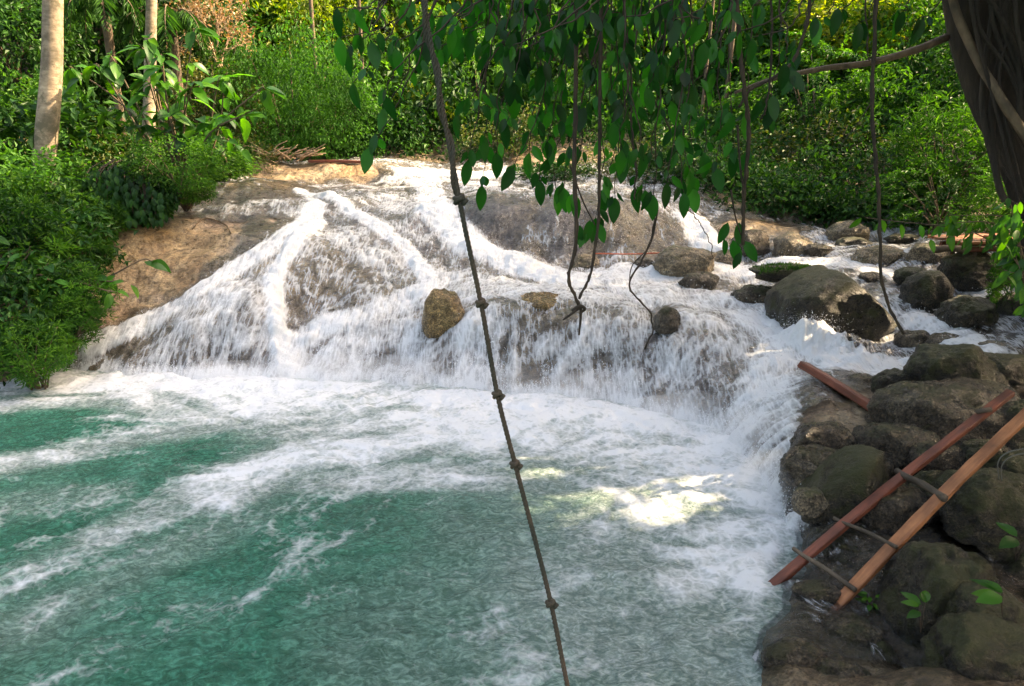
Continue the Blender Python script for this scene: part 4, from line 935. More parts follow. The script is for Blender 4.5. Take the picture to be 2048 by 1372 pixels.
# ---- tall pale trunks
def tall_tree(pts, r0, r1, label, seed, crown_z=9.0):
    q = np.array(pts); e = empty('tree', q[0]); q = q-q[0]
    mb = MB(); pp = spline(q, 30); tube(mb, pp, np.linspace(r0, r1, 30), 18, .06, seed); mb.build('trunk', M['bark_pale'], e)
    rs = np.random.RandomState(seed); n = 90; top = pp[-1]
    c = unit(rs.normal(size=(n, 3)))*(rs.rand(n, 1)**.4)*np.array([2.2, 2.0, 1.3])+top+np.array([0, 0, .3])
    k = np.repeat(np.arange(n), 26); m_ = len(k); pos = c[k]+rs.normal(0, .25, (m_, 3)); L = rs.uniform(.1, .2, m_)
    f = obj('foliage', leafmesh('foliage', 'leaf_mid', pos, rs.normal(0, .6, (m_, 3)), np.array([0, 0, 1.0])+rs.normal(0, .4, (m_, 3)), L, L*.5, rs.rand(m_)*.9), e); f['kind'] = 'stuff'
    for w in c[:10]:
        b2 = MB(); tube(b2, spline([pp[-4], (pp[-1]+w)/2, w], 6), np.linspace(r1*.5, .02, 6), 6); b2.build('limb', M['bark_pale'], e)
    return tag(e, label, 'tree')
a0 = P(88, 340, 12.3); a1 = P(103, 150, 12.3); a2 = P(106, 0, 12.3)
tall_tree([a0-np.array([0, 0, .6]), a0, a1, a2, a2+(a2-a1)*2.2], .185, .13, 'tall pale barked trunk rising out of the left bank to the top of the frame', 4)
a0 = P(296, 350, 14.5); a1 = P(300, 150, 14.5); a2 = P(303, 0, 14.5)
tall_tree([a0-np.array([0, 0, .6]), a0, a1, a2, a2+(a2-a1)*2.0], .13, .08, 'thinner pale trunk standing behind the big leaved shrub', 5)
# distant slim trunks on the slope
for i, (px, Y, r, lab) in enumerate([(640, 21.5, .07, 'slim trunk above the feathery bush'), (486, 21, .05, 'slim grey trunk beside the bare twiggy tree'), (1440, 20.5, .07, 'slim trunk in the sunlit wood right of the hanging leaves'), (730, 21.5, .06, 'slim trunk left of the rope top'), (1395, 20, .05, 'slim leaning trunk behind the thin hanging stems')]):
    e = empty('tree', P(px, 260, Y)); mb = MB(); d = np.array([random.uniform(-.3, .3), 0, 0])
    tube(mb, spline([(0, 0, -2), d*.5+(0, 0, 2), d+(0, 0, 5), d*2+(0, 0, 9)], 14), np.linspace(r, r*.5, 14), 8, .08, i); mb.build('trunk', M['bark_mid'], e)
    rs = np.random.RandomState(i+90); n = 50; c = unit(rs.normal(size=(n, 3)))*(rs.rand(n, 1)**.4)*np.array([1.6, 1.5, 1.1])+np.array([0, 0, 8.6])
    k = np.repeat(np.arange(n), 24); m_ = len(k); L = rs.uniform(.15, .25, m_)
    f = obj('foliage', leafmesh('foliage', 'leaf_mid', c[k]+rs.normal(0, .25, (m_, 3)), rs.normal(0, .6, (m_, 3)), np.array([0, 0, 1.0])+rs.normal(0, .4, (m_, 3)), L, L*.5, rs.rand(m_)), e); f['kind'] = 'stuff'
    tag(e, lab, 'tree')

# ---- bare twiggy tree with dry rust leaves
e = empty('tree', P(440, 110, 19.5)); mb = MB(); rs = np.random.RandomState(31); tips = []
def grow(p, d, ln, r, lev):
    q = p+d*ln; tube(mb, spline([p, (p+q)/2+rs.normal(0, ln*.06, 3), q], 5), np.linspace(r, r*.6, 5), 5)
    if lev == 0: tips.append(q); return
    for _ in range(3): grow(p+d*ln*rs.uniform(.6, 1), unit(d+rs.normal(0, .5, 3)+np.array([0, 0, .1])), ln*rs.uniform(.6, .85), r*.6, lev-1)
for _ in range(5): grow(np.array([0, 0, -.4]), unit(rs.normal(0, .5, 3)+np.array([0, 0, 1.0])), .7, .025, 4)
mb.build('branches', M['twig_dry'], e); tips = np.array(tips); k = np.repeat(np.arange(len(tips)), 2)
f = obj('foliage', leafmesh('foliage', 'leaf_dry', tips[k]+rs.normal(0, .06, (len(k), 3)), rs.normal(0, 1, (len(k), 3)), rs.normal(0, 1, (len(k), 3)), .09, .05, rs.rand(len(k))), e); f['kind'] = 'stuff'
tag(e, 'bare twiggy tree with a few rust coloured leaves above the left bank', 'tree')

# ---- big leaves: one mesh, many objects
def big_leaf(name, matk, L, Wd, nl=7, curl=.25, fold=.25, tip=1.0):
    t = np.linspace(0, 1, nl); w = Wd/2*np.sin(np.pi*t**.85)**.8*(1-.15*t); w[0] = Wd*.02; w[-1] = 0.0005*tip
    y = L*t; z = -curl*L*t*t
    V = []; 
    for k in range(nl):
        for s in (-1, -.5, 0, .5, 1):
            V.append((s*w[k], y[k]+.06*L*(abs(s))*t[k]*(1-t[k]), z[k]+abs(s)*w[k]*fold+.012*L*math.sin(k*2.4+s*3)))
    F = np.array([(k*5+j, k*5+j+1, (k+1)*5+j+1, (k+1)*5+j) for k in range(nl-1) for j in range(4)])
    V = np.array(V); c = V.mean(0)*0
    return mesh_np(name, V, F, M[matk], True, {'tint': np.full(len(V), .1), 'vein': np.tile([1, .5, 0, .5, 1.], nl)}, link=False)
def basis(d, n, pos, s):
    y = Vector(d).normalized(); z = Vector(n); x = y.cross(z)
    if x.length < 1e-4: x = y.cross(Vector((1, 0, 0)))
    x.normalize(); z = x.cross(y)
    Mx = Matrix((x, y, z)).transposed().to_4x4(); Mx.translation = Vector(pos)
    return Mx @ Matrix.Scale(s, 4)
def place_leaf(me, parent, pos, d, n, s, name='leaf'):
    o = bpy.data.objects.new(name, me); COL.objects.link(o); o.parent = parent
    o.matrix_local = basis(d, n, pos, s); return o
LBIG = [big_leaf('leaf', 'leaf_big', 1, .5, 7, c, .22) for c in (.15, .35, .5)]
def big_shrub(px, py, Y, n, spread, lab, seed, Ls=(.22, .40), root=None, nst=9, up=.5):
    rs = np.random.RandomState(seed); c = P(px, py, Y)
    base = np.array([c[0]+(root or 0), c[1]+.35, float(samp(c[0], c[1])) if abs(c[0]) < 10 and c[1] < 21 else c[2]-2])
    e = empty('shrub', base); cnt = 0
    for k in range(nst):
        tip = c+rs.normal(0, 1, 3)*np.array([spread[0], .35, spread[1]])*.6-base
        pts = spline([(0, 0, 0), tip*.5+np.array([0, 0, .3])+rs.normal(0, .1, 3), tip, tip+unit(tip)*.25-np.array([0, 0, .12])], 14)
        mb = MB(); tube(mb, pts, np.linspace(.02, .005, 14), 6); mb.build('stem', M['bark_mid'], e)
        for q in range(n//nst):
            t = pts[rs.randint(5, 14)]; a = rs.uniform(0, 6.28)
            d = np.array([math.cos(a), math.sin(a)*.8, rs.uniform(-.9, .3)]); 
            ps = t+d*.05
            place_leaf(LBIG[rs.randint(3)], e, ps, d, np.array([0, -.25, 1.0])+rs.normal(0, .3, 3), rs.uniform(*Ls))
    return tag(e, lab, 'shrub')
big_shrub(330, 190, 12.6, 200, (1.35, .75), 'tall shrub with large glossy sunlit leaves in front of the thinner pale trunk', 3, (.22, .42), nst=20)
big_shrub(60, 520, 9.4, 30, (.8, .4), root=-.8, lab='shrub with a few broad leaves among fine ones on the left bank', seed=6, Ls=(.2, .34), nst=6)
big_shrub(185, 560, 9.7, 14, (.35, .2), 'small broad leaved sprig leaning over the brown rock', 7, (.18, .3), nst=3, root=-.9)
big_shrub(430, 300, 15.5, 26, (.7, .4), 'broad leaved shrub at the left end of the driftwood ledge', 8, (.22, .36), nst=5)
# drooping creeper mound on the edge of the rock
e = empty('creeper', P(262, 436, 11.9)); rs = np.random.RandomState(5)
LC = big_leaf('leaf', 'leaf_dark', 1, .62, 5, .3, .2)
mb = MB(); 
for q in range(240):
    a = rs.uniform(0, 6.28); u = math.sqrt(rs.rand()); x = .78*u*math.cos(a); zz_ = .05+.75*(1-u*u)+.0; y = -.35*(1-u)*2+.3+.2*rs.normal()*.3
    z = rs.uniform(0, .82)*math.sqrt(max(0, 1-(x/.85)**2)); y = -.42*math.sqrt(max(0, 1-(z/.9)**2))+rs.normal(0, .05)
    place_leaf(LC, e, (x, y, z), (rs.normal(0, .35), -.35, -.9), np.array([0, -1.0, .35])+rs.normal(0, .25, 3), rs.uniform(.10, .15))
for q in range(14):
    x = rs.uniform(-.7, .7); tube(mb, spline([(x*.6, .2, .9), (x*.8, -.2, .7), (x, -.33, .1)], 7), .008, 5)
mb.build('stems', M['vine'], e)
# leafy core behind the creeper's outer leaves
n = 2600; ps = rs.normal(0, 1, (n, 3)); ps = unit(ps)*rs.rand(n, 1)**.3*np.array([.8, .35, .5])+np.array([0, .05, .38])
f = obj('foliage', leafmesh('foliage', 'leaf_dark', ps, rs.normal(0, .4, (n, 3))-np.array([0, .2, .8]), np.array([0, -1, .4])+rs.normal(0, .3, (n, 3)), .11, .06, rs.rand(n)), e); f['kind'] = 'stuff'
tag(e, 'mound of dark creeper with drooping oval leaves over the top of the brown rock', 'creeper')

# ---- palm with long drooping leaflets, top left
def palm(px, py, Y, lab, seed, nf=9, fl=1.25):
    rs = np.random.RandomState(seed); e = empty('palm', P(px, py, Y)); 
    mb0 = MB(); tube(mb0, spline([(0, .1, -3.0), (0, 0, -1.2), (0, 0, 0)], 6), .09, 8); mb0.build('trunk', M['bark_mid'], e)
    for k in range(nf):
        a = k/nf*6.28+rs.rand()*.4; dh = np.array([math.cos(a), math.sin(a), 0]); ln = fl*rs.uniform(.7, 1)
        pts = spline([(0, 0, 0), dh*ln*.35+np.array([0, 0, ln*.35]), dh*ln*.8+np.array([0, 0, ln*.1]), dh*ln+np.array([0, 0, -ln*.45])], 22)
        mb = MB(); tube(mb, pts, np.linspace(.02, .004, 22), 5)
        fr = mb.build('frond', M['bark_mid'], e)
        q = np.repeat(np.arange(2, 22), 4); m_ = len(q); sd = np.where(np.arange(m_) % 2, 1, -1)[:, None]
        side = np.cross(dh, [0, 0, 1.0]); d = side*sd*.75+dh*.4+np.array([0, 0, -.75])+rs.normal(0, .12, (m_, 3))
        L = .5*ln*np.sin(np.linspace(.5, 2.9, 22))[q]*rs.uniform(.6, .9, m_)
        g_ = obj('leaflets', leafmesh('leaflets', 'leaf_dark', pts[q]+rs.normal(0, .01, (m_, 3)), d, np.array([0, 0, 1.0])+rs.normal(0, .2, (m_, 3)), L, .035, rs.rand(m_)*.9), fr); g_['kind'] = 'stuff'
    return tag(e, lab, 'palm')
palm(210, 20, 16.5, 'palm with drooping fronds between the two pale trunks', 1)
palm(345, 60, 17.5, 'palm with drooping fronds right of the thinner pale trunk', 2)


# ================================================================== GREAT TRUNK AND HANGING BRANCHES
def pxline(pts, n=30): return spline([P(*p) for p in pts], n)
gt = empty('tree', P(2030, 480, 8.3))
gl = np.array(gt.location)
def gpart(name, pts, r, mat, seg=10, rough=.1, sd=0., parent=gt, off=None):
    q = pxline(pts, 34)-(gl if off is None else off); mb = MB(); tube(mb, q, np.linspace(r[0], r[1], 34), seg, rough, sd)
    return mb.build(name, M[mat], parent)
gpart('trunk', [(2190, 620, 8.0), (2150, 400, 8.1), (2090, 200, 8.2), (2050, 0, 8.2), (2020, -250, 8.2), (1950, -700, 8.0)], (.62, .34), 'bark_dark', 40, .34)
gpart('limb', [(2110, 450, 7.6), (2010, 290, 7.7), (1945, 150, 7.9), (1912, 0, 8.0), (1890, -200, 8.0)], (.13, .11), 'bark_dark', 12, .2)
rs0 = np.random.RandomState(6)
for i, (pts, r) in enumerate([([(2070, 300, 7.2), (2010, 210, 7.3), (1950, 110, 7.5), (1905, 0, 7.6), (1890, -100, 7.6)], (.045, .038)),
        ([(1990, 340, 7.4), (1965, 200, 7.5), (1990, 0, 7.5), (2000, -100, 7.5)], (.03, .03)), ([(2040, 260, 7.3), (2030, 100, 7.4), (1950, -50, 7.5)], (.028, .024)),
        ([(2048, 420, 7.3), (2000, 380, 7.35), (1985, 200, 7.5), (2030, 0, 7.5), (2040, -90, 7.5)], (.035, .028)), ([(2070, 200, 7.3), (2035, 60, 7.3), (2030, -60, 7.5)], (.02, .02))]):
    gpart('root', pts, r, 'bark_mid' if i == 0 else 'bark_dark', 8, .15, i*3.)
for k_ in range(11):
    xt = rs0.uniform(1925, 2060); xb = xt+rs0.uniform(20, 110); gpart('root', [(xt, -120, 7.55), (xt+rs0.uniform(-25, 25), 40, 7.45), (xb-30, rs0.uniform(140, 220), 7.35), (xb+25, 420, 7.2)], (rs0.uniform(.012, .03), .012), 'bark_dark', 6, .15, k_*2.)
gpart('branch', [(1892, 75, 8.0), (1830, 100, 7.6), (1740, 125, 7.2), (1640, 138, 6.9), (1540, 160, 6.6), (1470, 185, 6.4)], (.042, .012), 'bark_mid', 8)
# the arching bough overhead that carries the hanging twigs (above the frame)
gpart('bough', [(1980, -300, 8.1), (1750, -330, 6.6), (1450, -260, 5.2), (1150, -230, 4.4), (850, -200, 4.0), (640, -180, 3.9)], (.16, .035), 'bark_mid', 12)
gpart('bough', [(1980, -500, 8.1), (1750, -480, 5.9), (1450, -420, 4.6), (1150, -360, 3.9), (900, -300, 3.5)], (.14, .03), 'bark_mid', 12)
rs = np.random.RandomState(21)
# (lower end px, py, Y, lean) of the leafy twigs; they start above the frame
tw = []
env = [(665, 40), (690, 120), (715, 190), (735, 320), (760, 240), (775, 215), (800, 120), (830, 90), (860, 60), (885, 120), (915, 250), (935, 345), (960, 395), (985, 330), (1010, 270), (1035, 360),
       (1060, 330), (1085, 385), (1110, 405), (1135, 400), (1160, 415), (1185, 460), (1210, 400), (1235, 420), (1262, 400), (1290, 405), (1315, 415), (1340, 390), (1365, 410), (1385, 400), (1410, 330), (1435, 360), (1460, 330), (1500, 250), (1540, 240), (1560, 150)]
for k, (x, y) in enumerate(env):
    tw.append((x, y, rs.uniform(3.4, 4.8), max(20, 230-(x-660)*.35)*rs.uniform(.6, 1.2)))
for _ in range(20):
    x = rs.uniform(960, 1420); y = np.interp(x, [e_[0] for e_ in env], [e_[1] for e_ in env])*rs.uniform(.35, .95); tw.append((x, y, rs.uniform(3.3, 5.0), rs.uniform(-50, 140)))
for _ in range(22):
    x = rs.uniform(700, 1520); y = rs.uniform(30, 130); tw.append((x, y, rs.uniform(3.2, 4.0), rs.uniform(-30, 200)))
for x_t, y_t in ((1590, 120), (1630, 60), (1680, 40), (1720, 70), (1790, 45), (1850, 60)): tw.append((x_t, y_t, 4.6, 60))
for _ in range(6):
    x = rs.uniform(670, 950); y = rs.uniform(20, 110); tw.append((x, y, rs.uniform(3.3, 4.4), rs.uniform(60, 260)))
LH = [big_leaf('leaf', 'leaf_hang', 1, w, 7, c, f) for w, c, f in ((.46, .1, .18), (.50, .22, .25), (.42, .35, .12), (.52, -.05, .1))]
allleaves = []
for x, y, Y, lean in tw:
    top = (x+lean, -190-rs.uniform(0, 60), Y); 
    pts = pxline([top, (x+lean*.75, y*.15-60, Y), (x+lean*.35, y*.55-10, Y-.05), (x, y-25, Y)], 20)-gl
    wl = np.cumsum(rs.normal(0, .011, (20, 2)), 0); wl -= wl[-1]*np.linspace(0, 1, 20)[:, None]
    pts = pts+np.c_[np.sin(np.linspace(0, 6, 20)+rs.rand()*6)*.022+wl[:, 0], wl[:, 1], np.zeros(20)]
    mb = MB(); tube(mb, pts, np.linspace(.006, .0022, 20), 5, .1, rs.rand()*9); mb.build('twig', M['vine'], gt)
    seg = np.linalg.norm(np.diff(pts, axis=0), axis=1).sum(); nlv = int(seg/.095*np.interp(x, [660, 900, 1000, 1400, 1560], [.6, .75, 1.35, 1.2, .5]))
    for j in range(nlv):
        u = 19*(1-(round(j/3.2)*3.2+rs.rand()*1.1)/nlv*.92); u = min(max(u, .5), 18.9); i0 = min(int(u), 18); p = pts[i0]+(pts[i0+1]-pts[i0])*(u-i0)
        a = rs.uniform(0, 6.28); off = np.array([math.cos(a), math.sin(a), 0])
        d = off*rs.uniform(.15, .95)+np.array([0, 0, -1.0]); nn = np.array([rs.normal(0, .6), -1.0, rs.normal(0, .4)+.2])
        allleaves.append((p+off*.02, d, nn, rs.uniform(.055, .112)*Y/4.0))
    allleaves.append((pts[-1], np.array([rs.normal(0, .2), 0, -1]), np.array([rs.normal(0, .4), -1, .2]), .14*Y/4))
# leafy boughs just above frame (so the top edge is closed)
scr = []
for a in allleaves:
    w = Vector(a[0]+gl); scr.append(w)
vis = [i for i, w in enumerate(scr) if 686-FPX*((w.y*SP+(w.z-H)*CP)/(w.y*CP-(w.z-H)*SP)) > -20]
# about 300 leaves nearest the viewer as single leaves, the rest in one mass
vis.sort(key=lambda i: scr[i].y-allleaves[i][3]*10); single = set(vis[:298])
mV = []; mF = []; mT = []; nn_ = 0
cov = {}
for me in LH:
    v = np.zeros(len(me.vertices)*3, np.float32); me.vertices.foreach_get('co', v)
    f = np.zeros(len(me.loops), np.int32); me.loops.foreach_get('vertex_index', f); cov[me.name] = (v.reshape(-1, 3), f.reshape(-1, 4))
for i, (p, d, n, s) in enumerate(allleaves):
    me = LH[rs.randint(4)]
    if i in single: place_leaf(me, gt, p, d, n, s)
    else:
        v, f = cov[me.name]; B = np.array(basis(d, n, p, s)); mV.append(v @ B[:3, :3].T+B[:3, 3]); mF.append(f+nn_); nn_ += len(v); mT.append(np.full(len(v), rs.rand()))
o = mesh_np('foliage', np.concatenate(mV), np.concatenate(mF), M['leaf_hang'], True, {'tint': np.concatenate(mT)}, gt); o['kind'] = 'stuff'
n = 620; c_ = np.c_[rs.uniform(.6, 8.5, n), rs.uniform(-1.0, 9.5, n), np.zeros(n)]; c_[:, 2] = 6.3+rs.rand(n)*2.2-.05*(c_[:, 0]-4)**2
k_ = np.repeat(np.arange(n), 20); ps = c_[k_]+rs.normal(0, .3, (len(k_), 3)); ps = ps[clear_of_sun(ps)]; m_ = len(ps); L_ = rs.uniform(.14, .26, m_)
f = obj('crown', leafmesh('crown', 'leaf_hang', ps-gl, rs.normal(0, .6, (m_, 3))-np.array([0, 0, .4]), np.array([0, 0, 1.0])+rs.normal(0, .4, (m_, 3)), L_, L_*.5, rs.rand(m_)), gt); f['kind'] = 'stuff'
tag(gt, 'great dark tree at the right edge with glossy leafy boughs hanging across the top', 'tree')

# ================================================================== HANGING VINES (each moves on its own)
def vine(pts, r, lab, extra=(), leaves=(), name='hanging_vine', matk='vine', wob=.006):
    q = pxline(pts, 46); b = np.array(q[0]); e = empty(name, b); rs = np.random.RandomState(int(pts[-1][0]))
    w = np.cumsum(rs.normal(0, wob*.5, (46, 3)), 0); w -= np.linspace(0, 1, 46)[:, None]*w[-1]; q = q+w
    mb = MB(); tube(mb, q-b, np.linspace(r, r*.75, 46)*(1+.18*np.sin(np.arange(46)*1.9)), 8, .15, 3.); mb.build('stem', M[matk], e)
    for pp, rr in extra:
        mb = MB(); tube(mb, pxline(pp, 18)-b, np.linspace(rr, rr*.6, 18), 7, .1, 2.); mb.build('strand', M[matk], e)
    for (lx, ly, Y, s) in leaves:
        place_leaf(LH[rs.randint(4)], e, P(lx, ly, Y)-b, (rs.normal(0, .35), 0, -1), (rs.normal(0, .4), -1, .3), s)
    return tag(e, lab, 'vine')
vine([(1150, -120, 3.6), (1152, 120, 3.6), (1146, 330, 3.6), (1148, 500, 3.6), (1138, 560, 3.6), (1158, 612, 3.6)], .011, 'brown vine with a broken forked end hanging over the lip of the falls',
     [([(1145, 622, 3.6), (1160, 612, 3.59), (1170, 618, 3.6), (1160, 626, 3.61)], .011), ([(1160, 615, 3.6), (1145, 626, 3.58), (1126, 640, 3.58)], .008), ([(1162, 615, 3.6), (1161, 640, 3.6), (1158, 670, 3.6)], .008)])
vine([(1205, -120, 3.7), (1200, 150, 3.7), (1196, 330, 3.7), (1190, 480, 3.7), (1182, 550, 3.68), (1158, 598, 3.66)], .009, 'brown vine hanging just right of the broken forked one',
     [([(1140, 330, 3.7), (1165, 400, 3.7), (1190, 450, 3.7)], .005)], [(1160, 450, 3.7, .11), (1180, 440, 3.7, .12), (1198, 448, 3.7, .10), (1170, 462, 3.7, .09)])
vine([(1308, 390, 3.9), (1312, 450, 3.9), (1288, 510, 3.9), (1260, 565, 3.9), (1300, 620, 3.9), (1303, 660, 3.9), (1290, 698, 3.9)], .006, 'thin twisting vine ending beside the small peaked boulder',
     [([(1316, 420, 3.9), (1300, 490, 3.9), (1265, 530, 3.9), (1258, 570, 3.9)], .004)])
vine([(1470, -120, 4.1), (1478, 100, 4.1), (1495, 250, 4.1), (1490, 380, 4.1), (1486, 490, 4.1)], .013, 'straight woody hanging stem with a bunch of leaves at its lower end',
     [([(1475, 250, 4.1), (1480, 330, 4.1), (1490, 400, 4.1)], .007), ([(1462, 380, 4.1), (1470, 430, 4.1), (1482, 470, 4.1)], .006)],
     [(1456, 445, 4.1, .13), (1448, 478, 4.1, .10), (1466, 480, 4.1, .16), (1488, 482, 4.1, .15), (1480, 505, 4.1, .10), (1478, 445, 4.1, .13), (1500, 300, 4.1, .13), (1470, 230, 4.1, .16), (1545, 190, 4.1, .14)])
vine([(1752, -120, 4.3), (1750, 80, 4.3), (1745, 230, 4.3), (1752, 350, 4.3), (1762, 440, 4.3), (1760, 540, 4.3), (1775, 610, 4.3), (1808, 668, 4.3)], .0115, 'long dark vine hanging alone past the great mossy boulder',
     [([(1745, 200, 4.3), (1720, 240, 4.3), (1680, 290, 4.3)], .003)])
vine([(1520, 240, 4.2), (1535, 200, 4.2), (1545, 0, 4.2), (1548, -120, 4.2)][::-1], .007, 'short vine ending in two leaves right of the woody stem', [], [(1522, 200, 4.2, .13), (1545, 205, 4.2, .15)])
vine([(1620, -120, 4.4), (1615, 20, 4.4), (1575, 130, 4.4), (1500, 180, 4.4), (1478, 215, 4.4)], .010, 'curved vine swinging down from the upper right to the woody stem', [], [(1580, 140, 4.4, .15), (1590, 150, 4.4, .13)])
vine([(1365, 415, 4.3), (1400, 440, 4.3), (1418, 480, 4.3), (1424, 520, 4.3)], .003, 'hair thin tendril right of the hanging leaves above the red string')
vine([(1725, -120, 5.0), (1728, 50, 5.0), (1738, 120, 5.0)], .006, 'short thin vine left of the long dark one')
vine([(1240, -120, 4.0), (1262, 120, 4.0), (1265, 250, 4.0), (1270, 350, 4.0), (1268, 400, 4.0)], .006, 'thin vine among the densest hanging leaves')
vine([(1360, -120, 4.2), (1330, 60, 4.2), (1300, 180, 4.2), (1340, 260, 4.2)], .006, 'thin curling vine right of the densest hanging leaves')
# drooping yellow-green leaves above the platform
e = empty('sapling', P(1880, 470, 7.2)); bb = np.array(e.location); rs = np.random.RandomState(9)
LY = big_leaf('leaf', 'leaf_big', 1, .42, 6, .25, .2)
for (xa, ya, xb, yb) in [(1960, 500, 1730, 455), (2000, 480, 1850, 470), (2030, 470, 1900, 450), (1990, 500, 1860, 500), (2040, 520, 1940, 500)]:
    pts = pxline([(xa+60, ya+60, 7.3), (xa, ya-30, 7.2), (xb, yb-20, 7.0)], 14)-bb; mb = MB(); tube(mb, pts, np.linspace(.009, .003, 14), 5); mb.build('stem', M['bark_mid'], e)
    for j in range(15): place_leaf(LY, e, pts[rs.randint(4, 14)]+rs.normal(0, .02, 3), (rs.normal(0, .5), rs.normal(0, .4), -.9), (rs.normal(0, .4), -1, .5), rs.uniform(.10, .17))
tag(e, 'sapling with drooping light green leaves beside the wooden platform', 'sapling')
e = empty('sapling', P(2040, 620, 6.6)); bb = np.array(e.location)
for k in range(7):
    pts = pxline([(2080, 700, 6.8), (2050+rs.normal()*12, 560+rs.normal()*60, 6.6), (2010+rs.normal()*20, 520+rs.normal()*60, 6.4)], 14)-bb; mb = MB(); tube(mb, pts, np.linspace(.009, .003, 14), 5); mb.build('stem', M['bark_mid'], e)
    for j in range(14): place_leaf(LY, e, pts[rs.randint(5, 14)]+rs.normal(0, .02, 3), (rs.normal(-.3, .5), rs.normal(0, .4), -.6), (rs.normal(0, .4), -.6, .9), rs.uniform(.11, .19))
tag(e, 'leafy sapling at the right edge above the round mossy boulder', 'sapling')

# ================================================================== THE ROPE
def rope(pts, nknots):
    q = spline([P(*p) for p in pts], 400); b = np.array(q[0]); e = empty('knotted_rope', b); q = q-b
    m, t, out = newmat('rope_fibre')
    tc = N(t, 'ShaderNodeTexCoord').outputs['Object']; n1 = noise(t, tc, 160, 4, .7); n2 = noise(t, tc, 2.2, 4, .6)
    col = mixc(t, ramp(t, n2, [(.42, (0, 0, 0)), (.6, (1, 1, 1))]), (.045, .042, .028), (.10, .065, .04))
    col = mixc(t, 1.0, col, ramp(t, n1, [(.3, (.5, .5, .5)), (.7, (1.4, 1.4, 1.4))]), 'MULTIPLY')
    b_ = N(t, 'ShaderNodeBsdfPrincipled', {'Base Color': col, 'Roughness': .9, 'Normal': N(t, 'ShaderNodeBump', {'Strength': .6, 'Distance': .003, 'Height': n1}).outputs[0]})
    t.links.new(b_.outputs[0], out.inputs[0]); M['rope'] = m
    L = np.cumsum(np.r_[0, np.linalg.norm(np.diff(q, axis=0), axis=1)])
    s = np.arange(0, L[-1], .006); q = np.stack([np.interp(s, L, q[:, k]) for k in range(3)], 1)
    pts_, T, Nn, B = frames(q)
    kn0 = P(*pts[2])-b; up = np.argmin(np.linalg.norm(q-kn0, axis=1))          # doubled above the first knot
    for k in range(3):
        ph = s*2*math.pi/.06+k*2.094; r = .0052; 
        mb = MB(); tube(mb, q+r*(np.cos(ph)[:, None]*Nn+np.sin(ph)[:, None]*B), .0062, 6); mb.build('strand', M['rope'], e)
    q2 = q[:up+1]; ph0 = s[:up+1]*2*math.pi/.30
    off = .0135*(np.cos(ph0)[:, None]*Nn[:up+1]+np.sin(ph0)[:, None]*B[:up+1])
    for k in range(3):
        ph = s[:up+1]*2*math.pi/.06+k*2.094
        mb = MB(); tube(mb, q2+off+.0045*(np.cos(ph)[:, None]*Nn[:up+1]+np.sin(ph)[:, None]*B[:up+1]), .0055, 6); mb.build('strand', M['rope'], e)
    for kx, ky, Y, sc in nknots:
        c = P(kx, ky, Y)-b; i = np.argmin(np.linalg.norm(q-c, axis=1)); c = q[i]; T_, N_, B_ = T[i], Nn[i], B[i]
        a = np.linspace(0, 4*math.pi, 60); rad = .0165*sc
        kp = c+rad*(np.cos(a)[:, None]*N_+np.sin(a)[:, None]*B_*.9)+np.linspace(-.011, .011, 60)[:, None]*sc*T_+.004*np.sin(a*1.5)[:, None]*T_
        kp = np.vstack([c-T_*.022, kp, c+T_*.02+N_*.012, c+T_*.005+N_*.03*sc])
        mb = MB(); tube(mb, spline(kp, 120), .0085*sc, 7, .1, kx); mb.build('knot', M['rope'], e)
    return tag(e, 'long knotted swing rope hanging diagonally down the middle of the view over the pool', 'rope')
rope([(820, -160, 3.25), (846, 0, 3.2), (920, 405, 3.1), (962, 607, 3.05), (995, 790, 2.98), (1030, 928, 2.92), (1070, 1080, 2.86), (1102, 1208, 2.8), (1135, 1372, 2.72), (1160, 1480, 2.66)],
     [(920, 400, 3.1, 1.15), (962, 607, 3.05, 1), (995, 790, 2.98, 1), (1030, 928, 2.92, 1), (1102, 1208, 2.8, 1)])

# ================================================================== TIMBER
def woodmat(name, c0, c1, rough=.6):
    m, t, out = newmat(name)
    tc = N(t, 'ShaderNodeTexCoord').outputs['Object']
    mp = N(t, 'ShaderNodeMapping', {'Vector': tc, 'Scale': (22, 2.0, 22)}).outputs[0]
    n1 = noise(t, mp, 1.6, 7, .65, .5); n2 = noise(t, tc, 3, 5, .6)
    col = ramp(t, n1, [(.3, c0), (.7, c1)]); col = mixc(t, 1.0, col, ramp(t, n2, [(.35, (.5, .48, .46)), (.62, (1.15, 1.12, 1.1))]), 'MULTIPLY')
    b = N(t, 'ShaderNodeBsdfPrincipled', {'Base Color': col, 'Roughness': rough, 'Normal': N(t, 'ShaderNodeBump', {'Strength': .5, 'Distance': .006, 'Height': n1}).outputs[0]})
    t.links.new(b.outputs[0], out.inputs[0]); return m
M['redwood'] = woodmat('red_timber', (.09, .022, .012), (.25, .068, .032))
M['orangewood'] = woodmat('orange_timber', (.22, .075, .028), (.45, .18, .07))
M['greywood'] = woodmat('weathered_timber', (.05, .036, .024), (.15, .11, .075), .8)
